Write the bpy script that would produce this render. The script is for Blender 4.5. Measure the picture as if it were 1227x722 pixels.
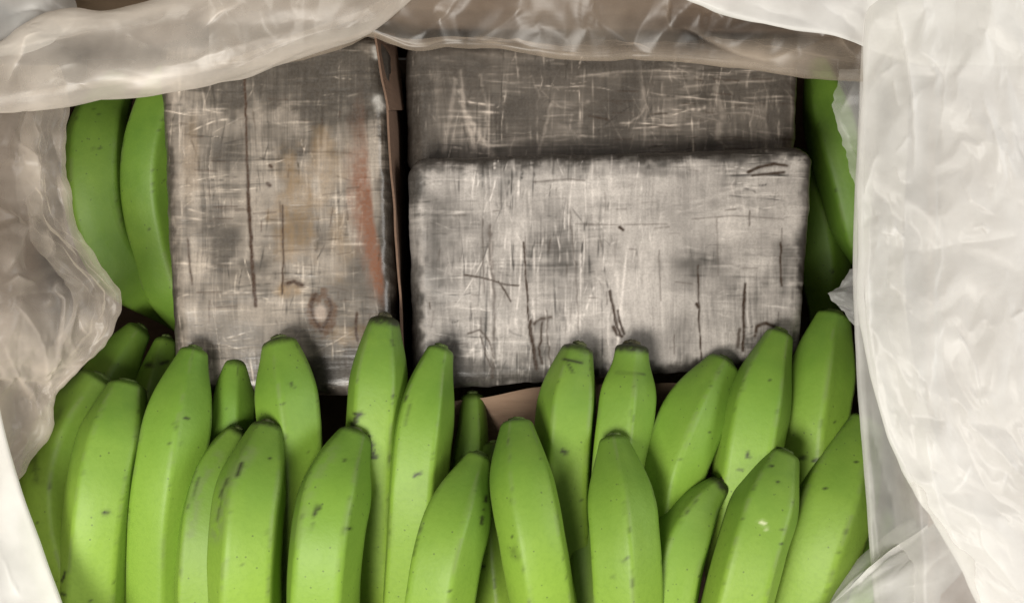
import bpy, math, random
import numpy as np

for o in list(bpy.data.objects):
    bpy.data.objects.remove(o)
sc = bpy.context.scene
col = sc.collection

# ------------------------------------------------------------------ camera
K = 0.00045          # metres per photo pixel at z = 0
H = 0.75             # camera height above z = 0
CX, CY = 613.5, 361.0
cam_d = bpy.data.cameras.new('camera')
cam = bpy.data.objects.new('camera', cam_d)
col.objects.link(cam)
cam.location = (0, 0, H)
cam.rotation_euler = (0, 0, 0)
cam_d.sensor_width = 36.0
cam_d.lens = 36.0 * H / (1227 * K)
cam_d.clip_start = 0.01
cam_d.clip_end = 50
sc.camera = cam

# ------------------------------------------------------------------ world and lamps
world = bpy.data.worlds.new('World')
sc.world = world
world.use_nodes = True
bg = world.node_tree.nodes['Background']
bg.inputs['Color'].default_value = (1.0, 0.96, 0.91, 1)
bg.inputs['Strength'].default_value = 0.23


def area(name, loc, target, size, power, color):
    d = bpy.data.lights.new(name, 'AREA')
    d.shape = 'RECTANGLE'
    d.size, d.size_y = size
    d.energy = power
    d.color = color
    o = bpy.data.objects.new(name, d)
    col.objects.link(o)
    o.location = loc
    dx, dy, dz = (target[i] - loc[i] for i in range(3))
    from mathutils import Vector
    o.rotation_euler = Vector((dx, dy, dz)).to_track_quat('-Z', 'Y').to_euler()
    return o


area('overhead_lamp', (-0.42, -0.55, 1.15), (0, -0.02, 0), (0.55, 0.45), 27, (1.0, 0.955, 0.88))
area('right_fill_light', (1.5, 0.1, 1.0), (0.35, 0, 0), (0.8, 0.8), 20, (1.0, 0.985, 0.96))  # added lamp that whitens the plastic on the right; no window known there

sc.view_settings.view_transform = 'Standard'
sc.view_settings.look = 'None'
sc.view_settings.exposure = 0.0
sc.view_settings.gamma = 1.0
sc.render.engine = 'CYCLES'
sc.cycles.use_denoising = True
sc.cycles.max_bounces = 10
sc.cycles.diffuse_bounces = 5
sc.cycles.transparent_max_bounces = 24
sc.cycles.transmission_bounces = 8

RNG = np.random.default_rng(7)


# ------------------------------------------------------------------ numeric helpers
def at(px, py, z):
    """photo pixel at height z -> metres"""
    f = K * (H - z) / H
    return (px - CX) * f, (CY - py) * f, z + 0 * px


def to_px(x, y, z):
    f = K * (H - z) / H
    return x / f + CX, CY - y / f


def hash2(ix, iy, seed):
    n = (ix.astype(np.int64) * 374761393 + iy.astype(np.int64) * 668265263 + seed * 1274126177) & 0x7fffffff
    n = ((n ^ (n >> 13)) * 1274126177) & 0x7fffffff
    return ((n ^ (n >> 16)) & 0xffff) / 65535.0


def vnoise(x, y, seed=0):
    ix, iy = np.floor(x), np.floor(y)
    fx, fy = x - ix, y - iy
    fx, fy = fx * fx * (3 - 2 * fx), fy * fy * (3 - 2 * fy)
    a, b = hash2(ix, iy, seed), hash2(ix + 1, iy, seed)
    c, d = hash2(ix, iy + 1, seed), hash2(ix + 1, iy + 1, seed)
    return (a + (b - a) * fx) * (1 - fy) + (c + (d - c) * fx) * fy


def fbm(x, y, seed=0, octaves=4, gain=0.5):
    s, a, t = 0, 1.0, 0
    for i in range(octaves):
        s = s + a * vnoise(x * 2 ** i + 17.3 * i, y * 2 ** i - 9.1 * i, seed + i)
        t += a
        a *= gain
    return s / t


def sstep(a, b, x):
    t = np.clip((x - a) / (b - a), 0, 1)
    return t * t * (3 - 2 * t)


def seg_signed(px, py, pts):
    """like seg_dist, with the side of the line as well"""
    best = np.full(px.shape, 1e9)
    along = np.zeros(px.shape)
    side = np.zeros(px.shape)
    n = len(pts) - 1
    for i in range(n):
        x0, y0 = pts[i]
        x1, y1 = pts[i + 1]
        dx, dy = x1 - x0, y1 - y0
        t = np.clip(((px - x0) * dx + (py - y0) * dy) / (dx * dx + dy * dy + 1e-9), 0, 1)
        d = np.hypot(px - x0 - t * dx, py - y0 - t * dy)
        w = d < best
        best = np.where(w, d, best)
        along = np.where(w, (i + t) / n, along)
        side = np.where(w, np.sign((px - x0) * dy - (py - y0) * dx), side)
    return best, along, side


def curve(pts, x, smooth=0.0):
    """smooth curve through control points (Catmull-Rom slopes)"""
    p = np.array(pts, float)
    xs, ys = p[:, 0], p[:, 1]
    m = np.gradient(ys, xs)
    x = np.clip(x, xs[0], xs[-1])
    i = np.clip(np.searchsorted(xs, x) - 1, 0, len(xs) - 2)
    h = xs[i + 1] - xs[i]
    t = (x - xs[i]) / h
    return ((2 * t**3 - 3 * t**2 + 1) * ys[i] + (t**3 - 2 * t**2 + t) * h * m[i]
            + (-2 * t**3 + 3 * t**2) * ys[i + 1] + (t**3 - t**2) * h * m[i + 1])


def seg_dist(px, py, pts):
    """distance to a polyline and position along it (0..1)"""
    best = np.full(px.shape, 1e9)
    along = np.zeros(px.shape)
    n = len(pts) - 1
    for i in range(n):
        x0, y0 = pts[i]
        x1, y1 = pts[i + 1]
        dx, dy = x1 - x0, y1 - y0
        t = np.clip(((px - x0) * dx + (py - y0) * dy) / (dx * dx + dy * dy + 1e-9), 0, 1)
        d = np.hypot(px - x0 - t * dx, py - y0 - t * dy)
        w = d < best
        best = np.where(w, d, best)
        along = np.where(w, (i + t) / n, along)
    return best, along


def blur1(a, r, axis):
    if r < 1:
        return a
    k = 2 * r + 1
    pad = [(0, 0), (0, 0)]
    pad[axis] = (r + 1, r)
    c = np.cumsum(np.pad(a, pad, mode='reflect'), axis=axis)
    if axis == 0:
        return (c[k:, :] - c[:-k, :]) / k
    return (c[:, k:] - c[:, :-k]) / k


def lookup(m, u, v):
    """mirror-tiled smooth (cubic B-spline-like) lookup"""
    n = m.shape[0]
    iu, iv = np.floor(u).astype(int), np.floor(v).astype(int)
    fu, fv = u - iu, v - iv

    def wts(t):
        a = -.35
        w0 = a * (t**3 - 2 * t**2 + t)
        w3 = a * (t**2 - t**3)
        w1 = (a + 2) * t**3 - (a + 3) * t**2 + 1
        return w0, w1, 1 - w0 - w1 - w3, w3

    def fold(i):
        i = np.mod(i, 2 * n - 2)
        return np.where(i >= n, 2 * n - 2 - i, i)
    out = 0
    wu, wv = wts(fu), wts(fv)
    for a in range(4):
        ia = fold(iu + a - 1)
        for b in range(4):
            out = out + wu[a] * wv[b] * m[ia, fold(iv + b - 1)]
    return out


def crumpled_sample(n=128, border=14, grow=.06, frames=26):
    """let a pinned sheet of cloth grow until it buckles; return its heights in units of one cell"""
    r = np.random.default_rng(5)
    size = .5
    x, y = np.meshgrid(np.linspace(0, size, n), np.linspace(0, size, n), indexing='ij')
    z = 0 * x
    for _ in range(40):
        a, f = r.uniform(0, math.pi), r.uniform(4, 30)
        z = z + np.sin((x * math.cos(a) + y * math.sin(a)) * f * 2 * math.pi + r.uniform(0, 7)) * .0032 / f
    me = bpy.data.meshes.new('sample')
    me.from_pydata(np.stack([x, y, z], -1).reshape(-1, 3).tolist(), [], grid_faces(n, n).tolist())
    o = bpy.data.objects.new('sample', me)
    col.objects.link(o)
    vg = o.vertex_groups.new(name='pin')
    vg.add([a * n + c for a in range(n) for c in range(n) if a in (0, n - 1) or c in (0, n - 1)], 1.0, 'ADD')
    md = o.modifiers.new('cloth', 'CLOTH')
    st = md.settings
    st.quality = 5
    st.mass = .05
    st.vertex_group_mass = 'pin'
    st.tension_stiffness = st.compression_stiffness = 30
    st.shear_stiffness = 15
    st.bending_stiffness = 2
    st.shrink_min = -grow
    st.air_damping = 2
    st.effector_weights.gravity = 0
    md.point_cache.frame_start, md.point_cache.frame_end = 1, frames
    for fr in range(1, frames + 1):
        sc.frame_set(fr)
    ev = o.evaluated_get(bpy.context.evaluated_depsgraph_get())
    co = np.empty(n * n * 3, np.float32)
    ev.data.vertices.foreach_get('co', co)
    z = co.reshape(n, n, 3)[border:-border, border:-border, 2].astype(float) / (size / (n - 1))
    bpy.data.objects.remove(o)
    bpy.data.meshes.remove(me)
    sc.frame_set(1)
    k = 12
    lowp = np.pad(z, 40, mode='reflect')
    for _ in range(3):
        lowp = blur1(blur1(lowp, k, 0), k, 1)
    return z - lowp[40:-40, 40:-40]


# ------------------------------------------------------------------ object helpers
def mesh_obj(name, verts, faces, mat=None, parent=None, smooth=True, origin=(0, 0, 0)):
    me = bpy.data.meshes.new(name)
    v = np.asarray(verts, np.float32)
    if parent is not None:
        v = v - np.asarray(parent.matrix_world.translation if False else WORLD_LOC.get(parent.name, (0, 0, 0)), np.float32)
        org = WORLD_LOC.get(parent.name, (0, 0, 0))
    else:
        v = v - np.asarray(origin, np.float32)
        org = origin
    f = np.asarray(faces, np.int32)
    nv, nf = len(v), len(f)
    k = f.shape[1]
    me.vertices.add(nv)
    me.vertices.foreach_set('co', v.ravel())
    me.loops.add(nf * k)
    me.loops.foreach_set('vertex_index', f.ravel())
    me.polygons.add(nf)
    me.polygons.foreach_set('loop_start', np.arange(0, nf * k, k, dtype=np.int32))
    me.polygons.foreach_set('use_smooth', np.full(nf, smooth))
    me.update(calc_edges=True)
    me.validate()
    o = bpy.data.objects.new(name, me)
    col.objects.link(o)
    if parent is not None:
        o.parent = parent
        WORLD_LOC[o.name] = org
    else:
        o.location = origin
        WORLD_LOC[o.name] = tuple(origin)
    if mat:
        me.materials.append(mat)
    return o


WORLD_LOC = {}


def thing(name, label, cat, loc, group=None):
    o = bpy.data.objects.new(name, None)
    o.empty_display_size = 0.02
    col.objects.link(o)
    o.location = loc
    WORLD_LOC[o.name] = tuple(loc)
    o['label'] = label
    o['category'] = cat
    if group:
        o['group'] = group
    return o


def attr(o, name, data, kind='FLOAT'):
    a = o.data.attributes.new(name, 'FLOAT_COLOR' if kind == 'COLOR' else 'FLOAT', 'POINT')
    if kind == 'COLOR':
        d = np.ones((len(data), 4), np.float32)
        d[:, :3] = data
        a.data.foreach_set('color', d.ravel())
    else:
        a.data.foreach_set('value', np.asarray(data, np.float32).ravel())


def grid_faces(n, m, wrap=False, off=0):
    i, j = np.meshgrid(np.arange(n - 1), np.arange(m if wrap else m - 1), indexing='ij')
    j2 = (j + 1) % m
    return np.stack([i * m + j, i * m + j2, (i + 1) * m + j2, (i + 1) * m + j], -1).reshape(-1, 4) + off


HARD = crumpled_sample()
SOFT = blur1(blur1(HARD, 1, 0), 1, 1)

# ------------------------------------------------------------------ materials
def nodes_of(name):
    m = bpy.data.materials.new(name)
    m.use_nodes = True
    nt = m.node_tree
    nt.nodes.clear()
    out = nt.nodes.new('ShaderNodeOutputMaterial')
    return m, nt, out


def N(nt, kind, **kw):
    n = nt.nodes.new(kind)
    for k, v in kw.items():
        if k in n.inputs:
            n.inputs[k].default_value = v
        else:
            setattr(n, k, v)
    return n


def ramp(nt, fac, stops):
    r = nt.nodes.new('ShaderNodeValToRGB')
    e = r.color_ramp.elements
    while len(e) > len(stops):
        e.remove(e[-1])
    while len(e) < len(stops):
        e.new(0.5)
    for el, (p, c) in zip(e, stops):
        el.position = p
        el.color = (*c, 1)
    nt.links.new(fac, r.inputs['Fac'])
    return r.outputs['Color']


def math_node(nt, op, a, b=None, clamp=False):
    n = nt.nodes.new('ShaderNodeMath')
    n.operation = op
    n.use_clamp = clamp
    for i, v in enumerate((a, b)):
        if v is None:
            continue
        if hasattr(v, 'is_linked'):
            nt.links.new(v, n.inputs[i])
        else:
            n.inputs[i].default_value = v
    return n.outputs[0]


def mix_rgb(nt, fac, a, b, blend='MIX'):
    n = nt.nodes.new('ShaderNodeMix')
    n.data_type = 'RGBA'
    n.blend_type = blend
    for sock, v in ((n.inputs[0], fac), (n.inputs[6], a), (n.inputs[7], b)):
        if hasattr(v, 'is_linked'):
            nt.links.new(v, sock)
        elif isinstance(v, (int, float)):
            sock.default_value = v
        else:
            sock.default_value = (*v, 1)
    return n.outputs[2]


def mat_cardboard(name='brown_cardboard', c1=(0.13, 0.085, 0.057), c2=(0.20, 0.137, 0.095)):
    m, nt, out = nodes_of(name)
    tc = N(nt, 'ShaderNodeTexCoord')
    mp = N(nt, 'ShaderNodeMapping')
    mp.inputs['Scale'].default_value = (1, 6, 1)
    nt.links.new(tc.outputs['Object'], mp.inputs['Vector'])
    n1 = N(nt, 'ShaderNodeTexNoise', Scale=60.0, Detail=8.0, Roughness=0.7)
    nt.links.new(mp.outputs['Vector'], n1.inputs['Vector'])
    n2 = N(nt, 'ShaderNodeTexNoise', Scale=9.0, Detail=4.0)
    nt.links.new(tc.outputs['Object'], n2.inputs['Vector'])
    s = math_node(nt, 'ADD', math_node(nt, 'MULTIPLY', n1.outputs['Fac'], 0.6), math_node(nt, 'MULTIPLY', n2.outputs['Fac'], 0.4))
    c = ramp(nt, s, [(0.3, c1), (0.7, c2)])
    b = N(nt, 'ShaderNodeBsdfPrincipled', Roughness=0.85)
    nt.links.new(c, b.inputs['Base Color'])
    bp = N(nt, 'ShaderNodeBump', Strength=0.25, Distance=0.001)
    nt.links.new(n1.outputs['Fac'], bp.inputs['Height'])
    nt.links.new(bp.outputs['Normal'], b.inputs['Normal'])
    nt.links.new(b.outputs['BSDF'], out.inputs['Surface'])
    return m


def mat_concrete():
    m, nt, out = nodes_of('grey_concrete')
    tc = N(nt, 'ShaderNodeTexCoord')
    n1 = N(nt, 'ShaderNodeTexNoise', Scale=14.0, Detail=9.0, Roughness=0.65)
    nt.links.new(tc.outputs['Object'], n1.inputs['Vector'])
    c = ramp(nt, n1.outputs['Fac'], [(0.3, (0.22, 0.21, 0.20)), (0.7, (0.32, 0.305, 0.285))])
    b = N(nt, 'ShaderNodeBsdfPrincipled', Roughness=0.8)
    nt.links.new(c, b.inputs['Base Color'])
    nt.links.new(b.outputs['BSDF'], out.inputs['Surface'])
    return m


def mat_film(name, tint=(0.82, 0.81, 0.785), gloss=0.30, rough=0.40):
    """milky polyethylene: part clear, part scattering; attribute dens = how many layers lie here"""
    m, nt, out = nodes_of(name)
    a = N(nt, 'ShaderNodeAttribute', attribute_name='dens')
    tc = N(nt, 'ShaderNodeTexCoord')
    n1 = N(nt, 'ShaderNodeTexNoise', Scale=45.0, Detail=5.0, Roughness=0.6)
    nt.links.new(tc.outputs['Object'], n1.inputs['Vector'])
    n2 = N(nt, 'ShaderNodeTexNoise', Scale=420.0, Detail=4.0, Roughness=0.7)
    nt.links.new(tc.outputs['Object'], n2.inputs['Vector'])
    lw = N(nt, 'ShaderNodeLayerWeight', Blend=0.35)
    var = math_node(nt, 'ADD', math_node(nt, 'MULTIPLY', n1.outputs['Fac'], 0.18), -0.09)
    al = math_node(nt, 'ADD', a.outputs['Fac'], var)
    al = math_node(nt, 'ADD', al, math_node(nt, 'MULTIPLY', lw.outputs['Facing'], 0.30))
    al = math_node(nt, 'MINIMUM', math_node(nt, 'MAXIMUM', al, 0.05), 0.985)
    bump = N(nt, 'ShaderNodeBump', Strength=0.06, Distance=0.002)
    nt.links.new(math_node(nt, 'ADD', n1.outputs['Fac'], math_node(nt, 'MULTIPLY', n2.outputs['Fac'], 0.12)), bump.inputs['Height'])
    df = N(nt, 'ShaderNodeBsdfDiffuse')
    df.inputs['Color'].default_value = (*tint, 1)
    tl = N(nt, 'ShaderNodeBsdfTranslucent')
    tl.inputs['Color'].default_value = (*tint, 1)
    gl = N(nt, 'ShaderNodeBsdfGlossy', Roughness=rough)
    gl.inputs['Color'].default_value = (1, 1, 1, 1)
    tr = N(nt, 'ShaderNodeBsdfTransparent')
    tr.inputs['Color'].default_value = (0.97, 0.965, 0.95, 1)
    for s in (df, tl, gl):
        nt.links.new(bump.outputs['Normal'], s.inputs['Normal'])
    m1 = N(nt, 'ShaderNodeMixShader', Fac=0.33)
    nt.links.new(df.outputs[0], m1.inputs[1])
    nt.links.new(tl.outputs[0], m1.inputs[2])
    m2 = N(nt, 'ShaderNodeMixShader')
    nt.links.new(al, m2.inputs[0])
    nt.links.new(tr.outputs[0], m2.inputs[1])
    nt.links.new(m1.outputs[0], m2.inputs[2])
    lf = N(nt, 'ShaderNodeLayerWeight', Blend=0.5)
    nt.links.new(bump.outputs['Normal'], lf.inputs['Normal'])
    fres = math_node(nt, 'ADD', math_node(nt, 'MULTIPLY', math_node(nt, 'POWER', lf.outputs['Facing'], 4.0), 0.55), 0.045)
    m3 = N(nt, 'ShaderNodeMixShader')
    nt.links.new(math_node(nt, 'MULTIPLY', fres, gloss), m3.inputs[0])
    nt.links.new(m2.outputs[0], m3.inputs[1])
    nt.links.new(gl.outputs[0], m3.inputs[2])
    nt.links.new(m3.outputs[0], out.inputs['Surface'])
    return m


def mat_peel():
    m, nt, out = nodes_of('green_peel')
    tc = N(nt, 'ShaderNodeTexCoord')
    oi = N(nt, 'ShaderNodeObjectInfo')
    al = N(nt, 'ShaderNodeAttribute', attribute_name='along')
    scar = N(nt, 'ShaderNodeAttribute', attribute_name='scar')
    rub = N(nt, 'ShaderNodeAttribute', attribute_name='rub')
    pale = N(nt, 'ShaderNodeAttribute', attribute_name='pale')
    add = N(nt, 'ShaderNodeVectorMath', operation='ADD')
    nt.links.new(tc.outputs['Object'], add.inputs[0])
    nt.links.new(oi.outputs['Random'], add.inputs[1])
    n1 = N(nt, 'ShaderNodeTexNoise', Scale=28.0, Detail=5.0, Roughness=0.6)
    n2 = N(nt, 'ShaderNodeTexNoise', Scale=380.0, Detail=3.0, Roughness=0.6)
    n3 = N(nt, 'ShaderNodeTexVoronoi', Scale=210.0)
    for n in (n1, n2, n3):
        nt.links.new(add.outputs[0], n.inputs['Vector'])
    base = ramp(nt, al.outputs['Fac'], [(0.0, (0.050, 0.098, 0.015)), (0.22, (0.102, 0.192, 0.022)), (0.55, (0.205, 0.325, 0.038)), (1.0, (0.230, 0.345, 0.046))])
    c = mix_rgb(nt, math_node(nt, 'MULTIPLY', math_node(nt, 'SUBTRACT', n1.outputs['Fac'], 0.35), 1.1, True), base, (0.225, 0.335, 0.046))
    c = mix_rgb(nt, math_node(nt, 'MULTIPLY', math_node(nt, 'SUBTRACT', n2.outputs['Fac'], 0.45), 0.9, True), c, (0.105, 0.185, 0.018))
    hue = math_node(nt, 'MULTIPLY', oi.outputs['Random'], 0.5)
    c = mix_rgb(nt, hue, c, (0.118, 0.245, 0.024))
    spk = math_node(nt, 'LESS_THAN', n3.outputs['Distance'], 0.11)
    spg = math_node(nt, 'GREATER_THAN', n1.outputs['Fac'], 0.52)
    c = mix_rgb(nt, math_node(nt, 'MULTIPLY', math_node(nt, 'MULTIPLY', spk, spg), 0.55), c, (0.05, 0.07, 0.02))
    c = mix_rgb(nt, math_node(nt, 'MULTIPLY', rub.outputs['Fac'], 0.6, True), c, (0.135, 0.17, 0.068))
    c = mix_rgb(nt, math_node(nt, 'MULTIPLY', scar.outputs['Fac'], 0.95, True), c, (0.018, 0.020, 0.008))
    c = mix_rgb(nt, pale.outputs['Fac'], c, (0.55, 0.58, 0.36))
    b = N(nt, 'ShaderNodeBsdfPrincipled', Roughness=0.52)
    b.inputs['Specular IOR Level'].default_value = 0.32
    nt.links.new(c, b.inputs['Base Color'])
    bp = N(nt, 'ShaderNodeBump', Strength=0.12, Distance=0.001)
    nt.links.new(math_node(nt, 'ADD', n2.outputs['Fac'], n1.outputs['Fac']), bp.inputs['Height'])
    nt.links.new(bp.outputs['Normal'], b.inputs['Normal'])
    nt.links.new(b.outputs['BSDF'], out.inputs['Surface'])
    return m


def mat_tip():
    m, nt, out = nodes_of('dry_tip')
    tc = N(nt, 'ShaderNodeTexCoord')
    a = N(nt, 'ShaderNodeAttribute', attribute_name='dry')
    n1 = N(nt, 'ShaderNodeTexNoise', Scale=260.0, Detail=5.0)
    nt.links.new(tc.outputs['Object'], n1.inputs['Vector'])
    dry = ramp(nt, n1.outputs['Fac'], [(0.35, (0.018, 0.015, 0.009)), (0.7, (0.10, 0.085, 0.045))])
    grn = ramp(nt, n1.outputs['Fac'], [(0.35, (0.085, 0.14, 0.025)), (0.7, (0.15, 0.24, 0.05))])
    c = mix_rgb(nt, a.outputs['Fac'], grn, dry)
    b = N(nt, 'ShaderNodeBsdfPrincipled', Roughness=0.85)
    nt.links.new(c, b.inputs['Base Color'])
    bp = N(nt, 'ShaderNodeBump', Strength=0.6, Distance=0.001)
    nt.links.new(n1.outputs['Fac'], bp.inputs['Height'])
    nt.links.new(bp.outputs['Normal'], b.inputs['Normal'])
    nt.links.new(b.outputs['BSDF'], out.inputs['Surface'])
    return m


def mat_wrap():
    m, nt, out = nodes_of('cling_wrapped_bundle')
    a = N(nt, 'ShaderNodeAttribute', attribute_name='tone')
    tc = N(nt, 'ShaderNodeTexCoord')
    n1 = N(nt, 'ShaderNodeTexNoise', Scale=700.0, Detail=3.0, Roughness=0.7)
    nt.links.new(tc.outputs['Object'], n1.inputs['Vector'])
    c = mix_rgb(nt, math_node(nt, 'MULTIPLY', math_node(nt, 'SUBTRACT', n1.outputs['Fac'], 0.4), 1.0, True), a.outputs['Color'], (0.12, 0.11, 0.10))
    b = N(nt, 'ShaderNodeBsdfPrincipled', Roughness=0.30)
    b.inputs['Specular IOR Level'].default_value = 0.32
    nt.links.new(c, b.inputs['Base Color'])
    bp = N(nt, 'ShaderNodeBump', Strength=0.16, Distance=0.0006)
    nt.links.new(math_node(nt, 'ADD', math_node(nt, 'MULTIPLY', n1.outputs['Fac'], .25), math_node(nt, 'MULTIPLY', a.outputs['Fac'], 2.2)), bp.inputs['Height'])
    nt.links.new(bp.outputs['Normal'], b.inputs['Normal'])
    nt.links.new(b.outputs['BSDF'], out.inputs['Surface'])
    return m


M_card = mat_cardboard()
M_pad = mat_cardboard('kraft_pad', (0.24, 0.152, 0.10), (0.36, 0.245, 0.17))
M_div = mat_cardboard('dark_board', (0.09, 0.052, 0.032), (0.15, 0.09, 0.058))
M_floor = mat_concrete()
M_film = mat_film('milky_film')
M_underlit = mat_film('milky_film_underlit', (0.54, 0.45, 0.36), .4, .35)  # same film darkened: the under-lit look of the fold is in the tint
M_brown = mat_film('milky_film_brown_bounce', (0.80, 0.705, 0.61), .28, .36)  # brown light off the cardboard is put into this film's tint
M_warm = mat_film('milky_film_warm_bounce', (0.80, 0.73, 0.655), .4, .35)  # warm bounce from the cardboard painted into the film colour
M_peel = mat_peel()
M_tip = mat_tip()
M_wrap = mat_wrap()


# ------------------------------------------------------------------ floor and box
def slab(corners_a, corners_b):
    """prism between two quads (lists of 4 xyz)"""
    v = list(corners_a) + list(corners_b)
    f = [(3, 2, 1, 0), (4, 5, 6, 7)] + [(i, (i + 1) % 4, 4 + (i + 1) % 4, 4 + i) for i in range(4)]
    return v, f


def board(name, p0, u, w, t, mat, parent, nu=24, nw=12, warp=0.0012, seed=0):
    """thin board: corner p0, edge vectors u and w, thickness vector t; slightly wavy faces"""
    p0, u, w, t = map(np.array, (p0, u, w, t))
    a, b = np.meshgrid(np.linspace(0, 1, nu), np.linspace(0, 1, nw), indexing='ij')
    nrm = t / np.linalg.norm(t)
    off = (fbm(a * 4, b * 3, seed, 3) - 0.5) * 2 * warp
    base = p0 + a[..., None] * u + b[..., None] * w + off[..., None] * nrm
    top = base + t
    v = np.concatenate([base.reshape(-1, 3), top.reshape(-1, 3)])
    n = nu * nw
    f = [grid_faces(nu, nw)[:, ::-1], grid_faces(nu, nw, off=n)]
    def strip(idx):
        idx = np.array(idx)
        return np.stack([idx[:-1], idx[1:], idx[1:] + n, idx[:-1] + n], -1)
    ar = np.arange(n).reshape(nu, nw)
    f += [strip(ar[:, 0]), strip(ar[::-1, -1]), strip(ar[0, ::-1]), strip(ar[-1, :])]
    return mesh_obj(name, v, np.concatenate(f), mat, parent, smooth=False)


FL = -0.16
fv = [(-2.5, -2.5, FL - 0.006), (2.5, -2.5, FL - 0.006), (2.5, 2.5, FL - 0.006), (-2.5, 2.5, FL - 0.006)]
g = mesh_obj('floor', fv, [(0, 1, 2, 3)], M_floor)
g['kind'] = 'structure'

X0, X1, Y0, Y1, RIM = -0.277, 0.212, -0.262, 0.157, 0.040
T = 0.004
box = thing('cardboard_box', 'open brown cardboard box holding green bananas and wrapped packages', 'box', (0, 0, FL))
board('bottom_panel', (X0, Y0, FL), (X1 - X0, 0, 0), (0, Y1 - Y0, 0), (0, 0, T), M_card, box, seed=1)
board('wall_panel', (X0, Y0, FL + T + .001), (0, Y1 - Y0, 0), (0, 0, RIM - FL - T), (-T, 0, 0), M_card, box, seed=2)
board('wall_panel', (X1, Y0, FL + T + .001), (0, Y1 - Y0, 0), (0, 0, RIM - FL - T), (T, 0, 0), M_card, box, seed=3)
board('wall_panel', (X0 - T, Y1 + .001, FL + T + .001), (X1 - X0 + 2 * T, 0, 0), (0, 0, RIM - FL - T), (0, T, 0), M_card, box, seed=4)
board('wall_panel', (X0 - T, Y0 - .001, FL + T + .001), (X1 - X0 + 2 * T, 0, 0), (0, 0, RIM - FL - T), (0, -T, 0), M_card, box, seed=5)
# flaps folded outwards
board('flap', (X0 - T - .001, Y0, RIM), (0, Y1 - Y0, 0), (-0.15, 0, -0.06), (0.0012, 0, T * 0.8), M_card, box, seed=6)
board('flap', (X1 + T + .001, Y0, RIM), (0, Y1 - Y0, 0), (0.15, 0, -0.06), (0.0012, 0, T * 0.8), M_card, box, seed=7)
board('flap', (X0, Y1 + T + .002, RIM), (X1 - X0, 0, 0), (0, 0.15, -0.05), (0, 0.0012, T * 0.8), M_card, box, seed=8)
board('flap', (X0, Y0 - T - .002, RIM), (X1 - X0, 0, 0), (0, -0.15, -0.06), (0, -0.0012, T * 0.8), M_card, box, seed=9)


# ------------------------------------------------------------------ wrapped packages
def aniso(shape, ry, rx, seed):
    r = np.random.default_rng(seed)
    a = r.standard_normal(shape)
    for _ in range(2):
        a = blur1(blur1(a, ry, 0), rx, 1)
    return a / (a.std() + 1e-9)


def stroke(cv, pts, x0, y0, w, val, jit=0.0, seed=0):
    """soft dark or light stroke added onto canvas cv (rows = photo y, columns = photo x)"""
    xs = [p[0] for p in pts]
    ys = [p[1] for p in pts]
    m = int(w * 3 + 4)
    a0, a1 = max(0, int(min(xs) - x0 - m)), min(cv.shape[1], int(max(xs) - x0 + m))
    b0, b1 = max(0, int(min(ys) - y0 - m)), min(cv.shape[0], int(max(ys) - y0 + m))
    if a1 <= a0 or b1 <= b0:
        return
    gx, gy = np.meshgrid(np.arange(a0, a1) + x0, np.arange(b0, b1) + y0)
    jx = gx + (fbm(gx * 0.12, gy * 0.12, seed, 2) - 0.5) * jit
    d, al = seg_dist(jx, gy.astype(float), pts)
    brk = 0.55 + 0.9 * (fbm(gx * 0.2, gy * 0.2, seed + 5, 2) - 0.25)
    w = w * .92
    s = np.minimum(1.6 * np.exp(-(d / w) ** 2) * np.clip(brk, 0, 1.2), 1.05)
    cv[b0:b1, a0:a1] = np.maximum(cv[b0:b1, a0:a1], s * val)


def blob(cv, x, y, rx, ry, x0, y0, val, seed=0):
    gy, gx = np.mgrid[0:cv.shape[0], 0:cv.shape[1]]
    gx, gy = gx + x0, gy + y0
    n = fbm(gx * 0.05, gy * 0.05, seed + 3, 4) - 0.5
    d = np.hypot((gx - x) / rx, (gy - y) / ry) + n * 1.4
    np.maximum(cv, sstep(1.1, 0.4, d) * val, out=cv)


def weave(shape, seed, dens=1.0):
    """overlapping stretched cling film: fibres mostly along the two wrapping directions"""
    h, w = shape
    gy, gx = np.mgrid[0:h, 0:w].astype(float)
    v = 0.55 * aniso(shape, 45, 0, seed) + 0.45 * aniso(shape, 14, 1, seed + 1)
    hz = 0.55 * aniso(shape, 0, 45, seed + 2) + 0.45 * aniso(shape, 1, 16, seed + 3)
    mv = sstep(0.36, 0.62, fbm(gx / 75, gy / 110, seed + 4, 3))
    mh = sstep(0.36, 0.62, fbm(gx / 110, gy / 60, seed + 6, 3))
    low = fbm(gx / 42, gy / 48, seed + 8, 4) - 0.5
    t = v * (0.3 + 0.7 * mv) * 0.13 + hz * (0.25 + 0.75 * mh) * 0.10
    lv = np.maximum(aniso(shape, 34, 0, seed + 10) - 1.5, 0) * mv
    lh = np.maximum(aniso(shape, 0, 34, seed + 11) - 1.5, 0) * mh
    t = t + 0.26 * lv + 0.22 * lh
    wx = 22 * (fbm(gx / 70, gy / 160, seed + 20, 2) - .5) + 3 * (fbm(gx / 12, gy / 40, seed + 22, 2) - .5)
    wy = 16 * (fbm(gx / 160, gy / 70, seed + 24, 2) - .5) + 3 * (fbm(gx / 40, gy / 12, seed + 26, 2) - .5)
    ii = np.clip(np.rint(gy + wy), 0, h - 1).astype(int)
    jj = np.clip(np.rint(gx + wx), 0, w - 1).astype(int)
    t = blur1(blur1(t[ii, jj], 1, 0), 1, 1) * .3 + t[ii, jj] * .7
    patch_ = sstep(.3, .7, fbm(gx / 34, gy / 30, seed + 28, 3))
    t = t * (0.55 + 0.75 * patch_)
    return t * dens, low, mv, mh, gx, gy


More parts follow.
